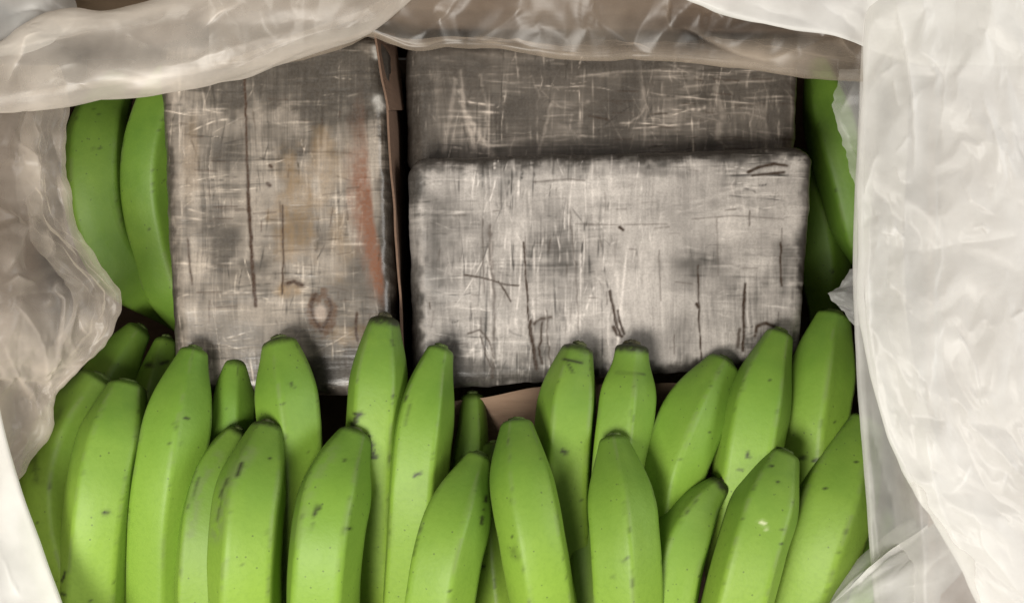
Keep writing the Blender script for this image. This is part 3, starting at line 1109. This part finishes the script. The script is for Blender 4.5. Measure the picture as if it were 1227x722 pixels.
# --- deep or side bananas
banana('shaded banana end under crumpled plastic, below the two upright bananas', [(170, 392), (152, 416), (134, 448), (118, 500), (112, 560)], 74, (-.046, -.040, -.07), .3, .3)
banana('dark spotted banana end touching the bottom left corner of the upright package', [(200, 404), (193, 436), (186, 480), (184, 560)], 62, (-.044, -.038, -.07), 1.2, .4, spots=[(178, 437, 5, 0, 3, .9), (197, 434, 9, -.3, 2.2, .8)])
banana('outermost upright banana bulging against the crumpled plastic', [(148, 88), (122, 140), (114, 200), (120, 258), (146, 318), (190, 366), (230, 400)], 84, (-.060, -.052, -.10), .9, .3, tail=1, lit_tone=.22, spots=[(113, 178, 1, 0, 1.6, .7), (120, 177, 1, 0, 1.4, .6)])
banana('upright banana squeezed between another banana and the upright package', [(246, 52), (204, 118), (184, 175), (181, 228), (190, 285), (206, 340), (232, 395), (250, 440)], 74, (-.054, -.048, -.10), .4, .3, tail=1, lit_tone=.2)
banana('curved banana beside the dark package, half behind the white plastic', [(978, 70), (998, 150), (1020, 230), (1042, 310), (1064, 370)], 72, (-.085, -.080, -.10), .6, .3, tail=1, lit_tone=.1)
banana('deep shadowed banana in the gap beside the lighter wide package', [(952, 180), (974, 250), (986, 310), (986, 372), (975, 430)], 66, (-.11, -.11, -.12), .2, .3, tail=1, lit_tone=.1)
banana('small banana end peeking out beside the brown cardboard sheet', [(566, 471), (566, 510), (560, 560), (552, 640)], 46, (-.020, -.022, -.05), .6, .4, tipw=.62)
banana('banana sunk deep between two front bananas below the cardboard sheet', [(594, 530), (590, 590), (590, 650), (598, 740)], 72, (-.016, -.014, -.05), .1, .2, spots=[(577, 678, 4, 0, 3, .85)])
banana('sliver of shaded banana along the left side of the smooth-shouldered front banana', [(722, 540), (706, 600), (702, 660), (704, 740)], 72, (-.008, -.006, -.05), .8, .2)
banana('sliver of banana under the twisted plastic strip', [(1062, 610), (1040, 660), (1020, 720), (1008, 760)], 70, (-.02, -.02, -.05), .5, .2)
# --- back row
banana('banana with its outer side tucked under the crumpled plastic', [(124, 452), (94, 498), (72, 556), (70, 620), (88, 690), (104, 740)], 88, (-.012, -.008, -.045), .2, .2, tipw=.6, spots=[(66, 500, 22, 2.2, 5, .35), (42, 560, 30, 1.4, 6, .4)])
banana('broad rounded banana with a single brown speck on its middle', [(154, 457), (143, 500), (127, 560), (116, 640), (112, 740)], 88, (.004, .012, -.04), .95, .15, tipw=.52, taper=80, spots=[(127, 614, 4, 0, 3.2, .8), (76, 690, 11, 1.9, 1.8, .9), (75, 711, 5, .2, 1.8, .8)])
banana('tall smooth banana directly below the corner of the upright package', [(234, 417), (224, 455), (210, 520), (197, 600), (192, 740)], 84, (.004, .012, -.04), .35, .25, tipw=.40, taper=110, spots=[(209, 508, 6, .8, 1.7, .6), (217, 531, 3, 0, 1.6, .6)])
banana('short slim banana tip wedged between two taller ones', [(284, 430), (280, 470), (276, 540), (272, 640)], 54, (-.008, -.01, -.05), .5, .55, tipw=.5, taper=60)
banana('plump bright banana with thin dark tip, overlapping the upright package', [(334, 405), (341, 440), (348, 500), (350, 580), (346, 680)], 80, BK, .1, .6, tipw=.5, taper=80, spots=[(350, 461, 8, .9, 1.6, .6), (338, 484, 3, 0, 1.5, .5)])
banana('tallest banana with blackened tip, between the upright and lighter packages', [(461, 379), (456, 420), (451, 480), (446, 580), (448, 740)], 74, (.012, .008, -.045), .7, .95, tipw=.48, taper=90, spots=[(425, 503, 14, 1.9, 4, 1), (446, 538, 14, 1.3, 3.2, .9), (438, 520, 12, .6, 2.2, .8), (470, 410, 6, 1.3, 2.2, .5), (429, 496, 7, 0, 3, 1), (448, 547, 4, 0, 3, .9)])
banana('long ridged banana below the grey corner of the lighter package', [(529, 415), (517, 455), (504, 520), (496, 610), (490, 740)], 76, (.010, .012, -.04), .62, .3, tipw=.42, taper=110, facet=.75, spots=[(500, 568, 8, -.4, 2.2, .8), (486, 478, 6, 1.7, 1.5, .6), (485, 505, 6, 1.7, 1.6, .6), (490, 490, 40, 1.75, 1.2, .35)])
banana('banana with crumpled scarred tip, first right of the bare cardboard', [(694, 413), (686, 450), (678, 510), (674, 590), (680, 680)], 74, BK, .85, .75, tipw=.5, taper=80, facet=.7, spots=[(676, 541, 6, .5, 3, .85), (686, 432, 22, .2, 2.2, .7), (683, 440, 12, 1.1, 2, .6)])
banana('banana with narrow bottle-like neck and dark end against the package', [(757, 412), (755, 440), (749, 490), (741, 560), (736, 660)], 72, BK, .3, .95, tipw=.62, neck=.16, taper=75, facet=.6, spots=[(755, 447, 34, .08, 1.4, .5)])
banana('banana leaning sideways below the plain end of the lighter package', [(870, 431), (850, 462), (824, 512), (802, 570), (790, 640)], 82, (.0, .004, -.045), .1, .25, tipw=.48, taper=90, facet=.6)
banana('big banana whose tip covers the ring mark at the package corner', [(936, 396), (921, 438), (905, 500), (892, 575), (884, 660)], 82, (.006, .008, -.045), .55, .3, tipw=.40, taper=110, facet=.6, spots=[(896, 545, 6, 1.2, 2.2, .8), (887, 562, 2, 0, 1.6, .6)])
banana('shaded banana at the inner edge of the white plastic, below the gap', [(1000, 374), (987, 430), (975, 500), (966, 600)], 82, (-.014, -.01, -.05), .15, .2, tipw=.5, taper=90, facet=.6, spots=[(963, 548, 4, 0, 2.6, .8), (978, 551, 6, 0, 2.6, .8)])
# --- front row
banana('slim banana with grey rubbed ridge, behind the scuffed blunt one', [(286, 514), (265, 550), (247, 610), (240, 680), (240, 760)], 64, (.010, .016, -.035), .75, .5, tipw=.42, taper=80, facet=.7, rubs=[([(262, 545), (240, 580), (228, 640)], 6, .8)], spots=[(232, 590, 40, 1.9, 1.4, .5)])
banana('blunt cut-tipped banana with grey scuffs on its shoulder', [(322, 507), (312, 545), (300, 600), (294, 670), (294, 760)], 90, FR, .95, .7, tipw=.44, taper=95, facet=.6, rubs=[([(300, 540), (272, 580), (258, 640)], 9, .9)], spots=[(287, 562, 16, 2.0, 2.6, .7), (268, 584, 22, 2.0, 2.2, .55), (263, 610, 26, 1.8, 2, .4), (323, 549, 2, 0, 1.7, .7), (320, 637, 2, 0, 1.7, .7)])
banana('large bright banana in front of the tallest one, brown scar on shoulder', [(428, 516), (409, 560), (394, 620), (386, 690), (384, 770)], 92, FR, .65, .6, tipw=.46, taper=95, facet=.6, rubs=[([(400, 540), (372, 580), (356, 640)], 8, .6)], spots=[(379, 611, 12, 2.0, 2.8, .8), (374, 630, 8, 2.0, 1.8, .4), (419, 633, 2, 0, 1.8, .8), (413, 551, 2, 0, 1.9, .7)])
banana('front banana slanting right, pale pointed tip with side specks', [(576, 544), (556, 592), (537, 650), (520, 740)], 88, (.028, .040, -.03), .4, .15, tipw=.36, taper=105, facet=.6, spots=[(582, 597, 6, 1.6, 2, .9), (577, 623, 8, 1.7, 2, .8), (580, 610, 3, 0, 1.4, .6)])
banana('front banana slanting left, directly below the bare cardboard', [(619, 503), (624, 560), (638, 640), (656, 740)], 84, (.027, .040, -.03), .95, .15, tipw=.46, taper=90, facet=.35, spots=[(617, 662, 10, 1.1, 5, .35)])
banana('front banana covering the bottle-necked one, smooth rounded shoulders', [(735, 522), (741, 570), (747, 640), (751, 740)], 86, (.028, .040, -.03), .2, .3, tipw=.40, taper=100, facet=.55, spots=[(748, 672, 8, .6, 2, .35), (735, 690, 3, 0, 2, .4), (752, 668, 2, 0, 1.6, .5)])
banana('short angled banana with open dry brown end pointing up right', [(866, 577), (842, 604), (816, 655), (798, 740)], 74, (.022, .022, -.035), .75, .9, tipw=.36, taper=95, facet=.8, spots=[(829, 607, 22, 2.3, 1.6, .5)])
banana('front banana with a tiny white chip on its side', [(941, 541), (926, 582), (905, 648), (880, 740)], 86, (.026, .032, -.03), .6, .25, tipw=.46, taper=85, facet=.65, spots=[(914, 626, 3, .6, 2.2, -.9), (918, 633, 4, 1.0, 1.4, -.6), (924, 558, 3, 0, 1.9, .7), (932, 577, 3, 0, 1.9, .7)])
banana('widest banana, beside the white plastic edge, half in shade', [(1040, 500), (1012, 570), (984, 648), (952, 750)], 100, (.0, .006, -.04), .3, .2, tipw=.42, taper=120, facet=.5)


# ------------------------------------------------------------------ plastic liner
liner = thing('plastic_liner', 'milky translucent plastic bag liner folded out over the box rim', 'plastic bag', (0, 0, 0.05))


def film(name, PX, PY, Z, wr=1.0, seed=1, dens=None, creases=(), wrk=(0, 4, 1, 1, 1, 0), fade=None, mat=None):
    """PX, PY, Z: grids giving the sheet; wrinkles are pushed along its normals"""
    X, Y, Zw = at(PX, PY, Z)
    P = np.stack([X, Y, Zw], -1)
    du = np.gradient(P, axis=0)
    dv = np.gradient(P, axis=1)
    n = np.cross(du, dv)
    n /= np.linalg.norm(n, axis=-1, keepdims=True) + 1e-12
    # flatten the sheet into its own surface coordinates, in photo-pixel sized units
    su = np.cumsum(np.linalg.norm(du, axis=-1), axis=0) / K
    sv = np.cumsum(np.linalg.norm(dv, axis=-1), axis=1) / K
    which, cell, au, av, gain, off = wrk
    bend = (fbm(su / 120, sv / 120, seed + 5, 2) - .5) * 60
    h = lookup(HARD if which else SOFT, (su * au + bend) / cell + off, (sv * av - bend) / cell + off * 1.7) * cell * gain
    gate = sstep(.38, .68, fbm(su / 90, sv / 90, seed + 9, 2))
    h = h + lookup(HARD, (su * au + bend) / (cell * .5) + off + 37, (sv * av - bend) / (cell * .5) + off + 11) * cell * .5 * gain * .8 * gate
    h = h + (fbm(su / 70, sv / 70, seed + 3, 2) - .5) * 7
    cd = np.zeros(PX.shape)
    for c in creases:
        pts, w, amp = c[0], c[1], c[2]
        dd = c[3] if len(c) > 3 else .25
        jx = PX + (fbm(PX / 25, PY / 25, seed + 7, 2) - .5) * 6
        jy = PY + (fbm(PX / 25, PY / 25, seed + 8, 2) - .5) * 6
        d, al, sg = seg_signed(jx, jy, pts)
        if int(pts[0][0] * 3 + pts[0][1]) % 2:
            sg = -sg
        end = sstep(0, .3, np.minimum(al, 1 - al))
        tapering = .35 + .65 * vnoise(al * 4 + pts[0][0], al * 0, seed)
        far = sg > 0
        h = h + .5 * amp * end * tapering * np.where(far, np.exp(-d / (1.7 * w)), np.exp(-d / (.45 * w)))
        cd = cd + .8 * dd * end * tapering * np.where(far, np.exp(-d / (2.4 * w)), np.exp(-(d / (.18 * w + .6)) ** 2))
    hk = h * K * wr
    if fade is not None:
        hk = hk * fade
    P = P + n * hk[..., None]
    nu, nv = PX.shape
    o = mesh_obj(name, P.reshape(-1, 3), grid_faces(nu, nv), mat or M_film, liner)
    D = dens if dens is not None else .4
    D = D + np.zeros(PX.shape) + cd
    D = D + (fbm(su / 38, sv / 38, seed + 30, 4) - .5) * .22
    attr(o, 'dens', np.clip(D, .04, .97).ravel())
    return o


def lerp(a, b, t):
    return a + (b - a) * t


def patch(x, y, cx, cy, rx, ry):
    return np.exp(-(((x - cx) / rx) ** 2 + ((y - cy) / ry) ** 2))


# --- A: thick rolled edge along the far rim
nu, nv = 400, 280
s, t = np.meshgrid(np.linspace(0, 1, nu), np.linspace(0, 1, nv), indexing='ij')
x = -150 + s * 740
yb = curve([(-150, 150), (0, 137), (60, 130), (120, 121), (200, 112), (260, 101), (300, 89), (350, 73), (400, 57), (440, 43), (480, 12), (520, -25), (590, -80)], x)
yt = curve([(-150, 80), (0, 48), (30, 32), (60, 20), (90, 14), (120, 15), (160, 7), (210, -8), (300, -40), (590, -170)], x)
phi = math.pi * 1.35 - t * 2.05 * math.pi
cyc, hy = (yb + yt) / 2, (yb - yt) / 2
hz = np.clip(hy * K * .62, .010, .024)
e = .8
PXa = x + 0 * t
PYa = cyc - hy * np.sign(np.cos(phi)) * np.abs(np.cos(phi)) ** e
Za = .047 + hz * np.sign(np.sin(phi)) * np.abs(np.sin(phi)) ** e
dA = .24 + .24 * sstep(.25, .0, (PYa - yt) / (yb - yt + 1e-6)) + .10 * sstep(.8, 1, (PYa - yt) / (yb - yt + 1e-6))  # extra density on the upper side stands in for its lit look
dA = dA - .10 * patch(PXa, PYa, 110, 62, 70, 16) + .15 * patch(PXa, PYa, 170, 95, 60, 12)
film('rolled_edge', PXa, PYa, Za, .55, 21, dA, wrk=(1, 3.4, .4, 1, .75, 10), mat=M_warm,
     creases=[([(0, 108), (22, 70), (32, 45), (60, 34)], 5, 10, .35), ([(240, 34), (252, 22), (275, 10), (300, -2)], 4, 9, .35), ([(165, 82), (230, 72), (300, 50), (380, 30)], 6, 8, .12),
              ([(60, 92), (120, 105)], 5, 6, .1), ([(140, 104), (190, 103), (240, 88)], 9, 9, .2), ([(0, 62), (60, 45), (130, 32)], 8, 8, .2), ([(145, 42), (185, 55)], 4, 6, .12), ([(250, 95), (330, 60), (420, 25)], 8, 7, .1)])

# --- loose corner behind the roll
nu, nv = 120, 90
s, t = np.meshgrid(np.linspace(0, 1, nu), np.linspace(0, 1, nv), indexing='ij')
xr = curve([(0, 62), (.35, 74), (.62, 92), (.75, 80), (.88, 30), (1, -60)], t)
PXc = lerp(-190, xr, s)
PYc = -90 + t * 170
Zc = .046 + .006 * np.sin(s * 3) - .02 * (1 - t) - .012 * s ** 3
film('loose_corner', PXc, PYc, Zc, .8, 33, .36 + 0 * s, wrk=(0, 3.5, 1, .7, .8, 40), creases=[([(0, 20), (40, 12), (85, 18)], 4, 8, .3), ([(0, 42), (40, 26), (70, 22)], 4, 7, .35), ([(50, -5), (88, 15)], 3, 6, .3)])

# --- B: wide fold hanging over the far wall
nu, nv = 520, 230
s, t = np.meshgrid(np.linspace(0, 1, nu), np.linspace(0, 1, nv), indexing='ij')
x = 250 + s * 1000
yb = curve([(250, 84), (385, 66), (420, 53), (440, 43), (462, 50), (490, 61), (540, 58), (600, 60), (660, 69), (700, 73), (760, 72), (830, 76), (880, 81), (940, 91), (1000, 98), (1040, 100), (1090, 100)], x)
r = 9
a1, a2 = .58, .68
k1 = np.clip(t / a1, 0, 1)
k2 = np.clip((t - a1) / (a2 - a1), 0, 1)
k3 = np.clip((t - a2) / (1 - a2), 0, 1)
PYb = lerp(-190, yb - r, k1) + r * np.sin(k2 * math.pi) - k3 * (yb - 58)
Zb = lerp(.040, .030, k1) - r * K * (1 - np.cos(k2 * math.pi)) - .07 * k3
Zb = Zb + .012 * np.sin(k1 * math.pi) * (t < a1)
dB = .07 + .26 * patch(x, PYb, 930, 70, 90, 16) - .16 * patch(x, PYb, 870, 26, 90, 18) + .12 * patch(x, PYb, 700, 30, 110, 60) + .10 * sstep(20, 2, yb - PYb)
film('folded_sheet', x, PYb, Zb, .6, 44, dB, wrk=(1, 4, 1, .8, .8, 70), mat=M_underlit, fade=.35 + .65 * sstep(0, .15, np.abs(t - .63)),
     creases=[([(480, 58), (530, 20), (560, -10)], 7, 8, .1), ([(600, 40), (640, 60), (665, 68)], 6, 7, .14), ([(700, 10), (740, 40), (780, 70)], 8, 8, .12), ([(800, -5), (800, 20), (806, 40)], 4, 8, .3),
              ([(805, 25), (850, 50), (900, 70), (950, 75)], 5, 9, .3), ([(900, 75), (960, 60), (1025, 40)], 6, 8, .2), ([(845, 0), (858, 12), (868, 22)], 2.5, 8, .5), ([(1005, 40), (1018, 62), (1030, 75)], 4, 8, .25), ([(560, 60), (600, 30), (640, 5)], 7, 7, .08)])

# --- B2: paler flap over the corner
nu, nv = 200, 120
s, t = np.meshgrid(np.linspace(0, 1, nu), np.linspace(0, 1, nv), indexing='ij')
x = 730 + s * 640
yb = curve([(730, -40), (780, -22), (815, -3), (840, 5), (870, 17), (900, 26), (950, 36), (1000, 44), (1035, 58), (1110, 80)], x)
k1, k2 = np.clip(t / .85, 0, 1), np.clip((t - .85) / .15, 0, 1)
PYf = lerp(-170, yb - 5, k1) + 5 * np.sin(k2 * math.pi)
Zf = .050 + .008 * np.sin(k1 * 3.1) - 5 * K * (1 - np.cos(k2 * math.pi)) * .8
film('paler_fold', x, PYf, Zf, .6, 52, .62 + .12 * sstep(10, 0, yb - PYf), wrk=(1, 3, .6, 1, .8, 25), fade=.4 + .6 * sstep(0, .2, np.abs(t - .92)),
     creases=[([(880, 0), (940, 18), (1010, 40)], 5, 8, .2), ([(980, 0), (1010, 20), (1030, 45)], 5, 8, .2)])

# --- C: inner sheet going down into the box, right side
nu, nv = 330, 110
s, t = np.meshgrid(np.linspace(0, 1, nu), np.linspace(0, 1, nv), indexing='ij')
y = -90 + s * 900
E1 = curve([(-90, 1042), (0, 1036), (90, 1030), (200, 1026), (300, 1022), (420, 1025), (500, 1030), (560, 1035), (640, 1041), (668, 1043), (810, 1056)], y)
k1 = np.clip(t / .38, 0, 1)
k2 = np.clip((t - .38) / .12, 0, 1)
k3 = np.clip((t - .5) / .5, 0, 1)
rr = 6
PXi = lerp(E1 + 42, E1 + rr, k1) - rr * np.sin(k2 * math.pi) + k3 * 200
Zi = lerp(-.075, .022, k1) + rr * K * (1 - np.cos(k2 * math.pi)) + .030 * sstep(0, .3, k3)
film('inner_sheet', PXi, y, Zi, .5, 61, .30 + .12 * sstep(14, 2, PXi - E1), wrk=(1, 3.4, .45, 1, .6, 90), fade=.3 + .7 * sstep(0, .12, np.abs(t - .44)),
     creases=[([(1046, 420), (1050, 520), (1068, 590), (1078, 660)], 5, 7, .15), ([(1060, 520), (1080, 560), (1108, 600)], 5, 7, .12)])

# --- torn bits by the far right corner
nu, nv = 60, 40
s, t = np.meshgrid(np.linspace(0, 1, nu), np.linspace(0, 1, nv), indexing='ij')
yy = 82 + s * 160
xl = curve([(82, 1006), (105, 1002), (125, 997), (150, 1003), (185, 1014), (215, 1022), (242, 1034)], yy) + (fbm(yy / 6, 0 * yy, 3, 2) - .5) * 5
film('hanging_scrap', lerp(xl, 1050, t), yy, .0 + .012 * t + .004 * np.sin(s * 9), .8, 71, .26 + 0 * s, wrk=(1, 2.5, 1, 1, .5, 5), creases=[([(1003, 130), (1020, 170), (1028, 200)], 3, 6, .2), ([(1025, 95), (1005, 140)], 3, 6, .2)])
yy = 322 + s * 70
xl = curve([(322, 1018), (340, 1006), (352, 992), (362, 996), (375, 1008), (392, 1020)], yy) + (fbm(yy / 5, 0 * yy, 5, 2) - .5) * 4
film('hanging_scrap', lerp(xl, 1048, t), yy, -.008 + .012 * t, .9, 73, .24 + 0 * s, wrk=(1, 2.2, 1, 1, .6, 31))

# --- D: twisted strip near the lower right
nu, nv = 220, 90
s, t = np.meshgrid(np.linspace(0, 1, nu), np.linspace(-.12, 1.12, nv), indexing='ij')
ax = curve([(0, 940), (.25, 1000), (.5, 1052), (.75, 1098), (1, 1150)], s)
ay = curve([(0, 772), (.25, 716), (.5, 662), (.75, 630), (1, 590)], s)
bx = curve([(0, 1085), (.25, 1106), (.5, 1124), (.75, 1140), (1, 1172)], s)
by = curve([(0, 815), (.25, 765), (.5, 722), (.75, 692), (1, 656)], s)
PXd, PYd = lerp(ax, bx, t), lerp(ay, by, t)
Zd = .040 + .012 * np.sin(np.clip(t, 0, 1) * math.pi) - .02 * (1 - np.sin(np.clip(t, -.12, 1.12) * math.pi / 1.0)) * ((t < 0) | (t > 1)) 
film('twisted_strip', PXd, PYd, Zd, .8, 81, .40 + .18 * sstep(.25, 0, np.abs(t - .05)) - .15 * patch(PXd, PYd, 1118, 665, 20, 16), wrk=(1, 3, .35, 1, .6, 55),
     creases=[([(1000, 718), (1060, 668), (1128, 610)], 5, 9, .2), ([(1025, 722), (1028, 690), (1050, 672)], 4, 6, .2), ([(1100, 700), (1112, 680), (1140, 655)], 3, 9, .35), ([(1108, 690), (1118, 668), (1136, 650)], 3, -8, .0), ([(1080, 705), (1110, 698), (1145, 682)], 3, 7, .35), ([(1060, 700), (1100, 660), (1130, 635)], 5, 7, .1)])

# --- E: big side sheet
nu, nv = 540, 360
s, t = np.meshgrid(np.linspace(0, 1, nu), np.linspace(0, 1, nv), indexing='ij')
y = -110 + s * 960
E2 = curve([(-110, 1046), (0, 1040), (90, 1034), (200, 1030), (300, 1029), (400, 1034), (450, 1042), (481, 1050), (524, 1064), (560, 1082), (591, 1098), (620, 1117), (648, 1135), (690, 1156), (721, 1172), (850, 1240)], y)
rr = 6
k0 = np.clip(t / .08, 0, 1)
k1 = np.clip((t - .08) / .07, 0, 1)
k2 = np.clip((t - .15) / .85, 0, 1)
PXs = lerp(E2 + 55, E2 + rr, k0) - rr * np.sin(k1 * math.pi) + k2 * 420
Zs = .050 + rr * K * (1 - np.cos(k1 * math.pi)) + .018 * np.sin(np.clip(k2 * 2.2, 0, 1) * math.pi / 2) - .10 * sstep(.45, 1, k2)
dE = .50 + .14 * sstep(1060, 1180, PXs) + .08 * sstep(400, 700, y) - .14 * patch(PXs, y, 1062, 200, 25, 180) - .14 * patch(PXs, y, 1115, 170, 20, 120) + .15 * sstep(22, 4, PXs - E2) * sstep(420, 520, y)
cr = [([(1072, -20), (1078, 25), (1088, 80), (1095, 130), (1097, 180), (1094, 225)], 7, 13, .3),
      ([(1098, 58), (1114, 68), (1128, 84), (1134, 92)], 5, 8, .25), ([(1146, 30), (1133, 85), (1130, 150), (1136, 195)], 7, 12, .2), ([(1175, 105), (1190, 160), (1196, 222)], 6, 10, .2),
      ([(1056, 180), (1045, 205), (1034, 238)], 3, 7, .25), ([(1068, 88), (1074, 112), (1080, 132)], 3, 6, .2), ([(1080, 70), (1050, 92)], 3, 6, .15), ([(1092, 158), (1072, 188)], 3, 6, .2),
      ([(1043, 240), (1041, 330), (1044, 400), (1052, 480)], 4, 8, .2), ([(1068, 265), (1076, 278), (1086, 288)], 3, 9, .3), ([(1163, 273), (1176, 272), (1184, 282)], 3, 9, .3), ([(1056, 278), (1074, 280)], 3, 8, .3),
      ([(1060, 330), (1082, 352), (1088, 378)], 5, 9, .2), ([(1145, 388), (1155, 412), (1170, 445), (1175, 480)], 6, 11, .25), ([(1135, 380), (1120, 420), (1112, 480)], 5, 8, .15), ([(1208, 385), (1227, 372)], 4, 8, .2),
      ([(1165, 556), (1158, 575), (1138, 592)], 4, 9, .25), ([(1218, 545), (1204, 575), (1196, 602)], 5, 9, .2), ([(1107, 500), (1114, 540), (1120, 580), (1142, 640), (1175, 715)], 8, 12, .25), ([(1112, 515), (1122, 530), (1125, 560)], 4, 8, .2),
      ([(1090, 430), (1110, 455), (1116, 490)], 5, 8, .2), ([(1125, 250), (1128, 310), (1118, 370)], 6, 9, .12), ([(1160, 590), (1180, 650), (1220, 700)], 6, 9, .15), ([(1150, 210), (1165, 240), (1200, 260)], 5, 9, .15), ([(1075, 195), (1080, 215), (1095, 220)], 3, 6, .2)]
film('side_sheet', PXs, y, Zs, .75, 91, dE, creases=cr, wrk=(1, 3.4, .6, 1, 1.0, 33), fade=.35 + .65 * sstep(0, .06, np.abs(t - .115)))

# --- F: crumpled sheet, left side
nu, nv = 380, 280
s, t = np.meshgrid(np.linspace(0, 1, nu), np.linspace(0, 1, nv), indexing='ij')
y = 78 + s * 560
E3 = curve([(78, 70), (110, 80), (128, 85), (160, 77), (200, 76), (240, 86), (280, 98), (310, 118), (340, 139), (365, 143), (400, 138), (425, 119), (445, 96), (470, 70), (500, 62), (525, 56), (545, 40), (580, 18), (640, 5)], y)
E3 = E3 + (fbm(y / 30, 0 * y, 8, 3) - .5) * 9
rr = 7
k1 = np.clip(t / .72, 0, 1)
k2 = np.clip((t - .72) / .08, 0, 1)
k3 = np.clip((t - .8) / .2, 0, 1)
PXl = lerp(-190, E3 - rr, k1) + rr * np.sin(k2 * math.pi) - k3 * 55
Zl = lerp(.060, .022, sstep(.45, 1, k1)) - rr * K * (1 - np.cos(k2 * math.pi)) - .05 * k3 + .012 * patch(PXl, y, 20, 330, 40, 120)
dF = .12 + .24 * patch(PXl, y, 35, 420, 40, 70) + .14 * patch(PXl, y, 20, 210, 35, 60) + .10 * patch(PXl, y, 110, 400, 30, 30) + .24 * sstep(40, -10, PXl) * sstep(340, 480, y) + .2 * patch(PXl, y, 90, 465, 30, 30) + .2 * patch(PXl, y, 30, 520, 40, 30)
cr = [([(5, 150), (40, 190), (48, 240), (30, 290)], 8, 14, .22), ([(66, 200), (76, 250), (84, 300)], 4, 10, .3), ([(60, 340), (75, 360), (68, 400), (60, 430)], 4, 12, .35), ([(0, 345), (25, 330), (52, 342)], 5, 10, .25),
      ([(90, 370), (98, 395), (110, 405)], 5, 11, .3), ([(40, 255), (20, 300), (10, 330)], 5, 10, .2), ([(55, 270), (62, 295), (58, 312)], 3, 10, .45), ([(62, 480), (60, 440), (75, 410)], 4, 9, .25), ([(115, 340), (125, 390), (105, 425)], 5, 9, .15),
      ([(20, 360), (45, 400), (60, 475)], 6, 11, .2), ([(0, 400), (22, 450), (38, 480)], 6, 10, .2), ([(60, 420), (80, 440), (110, 435)], 5, 9, .2), ([(35, 130), (45, 160), (40, 185)], 5, 8, .15), ([(60, 150), (70, 180), (72, 200)], 4, 8, .15), ([(70, 330), (55, 370)], 3, 9, .2), ([(95, 350), (80, 400), (95, 430)], 4, 10, .2)]
film('crumpled_sheet', PXl, y, Zl, .85, 101, dF, creases=cr, wrk=(1, 2.6, .8, 1, .95, 12), mat=M_brown, fade=.35 + .65 * sstep(0, .1, np.abs(t - .76)))

# --- G: smooth band at the lower left
nu, nv = 160, 120
s, t = np.meshgrid(np.linspace(0, 1, nu), np.linspace(0, 1, nv), indexing='ij')
y = 440 + s * 400
E4 = curve([(440, -8), (500, 2), (541, 12), (586, 26), (650, 49), (714, 72), (840, 118)], y)
rr = 6
k1 = np.clip(t / .68, 0, 1)
k2 = np.clip((t - .68) / .1, 0, 1)
k3 = np.clip((t - .78) / .22, 0, 1)
PXg = lerp(-200, E4 - rr, k1) + rr * np.sin(k2 * math.pi) - k3 * 60
Zg = lerp(.03, .052, sstep(0, .7, k1)) - rr * K * (1 - np.cos(k2 * math.pi)) - .05 * k3
dG = .52 + .2 * sstep(70, 90, E4 - PXg + 0 * y) * sstep(600, 700, y)
film('smooth_band', PXg, y, Zg, .45, 111, dG, wrk=(1, 4, .3, 1, .25, 64), fade=.35 + .65 * sstep(0, .1, np.abs(t - .73)), creases=[([(-5, 650), (10, 690), (26, 722)], 5, 8, .3), ([(5, 520), (20, 580), (55, 700)], 6, 5, .1)])
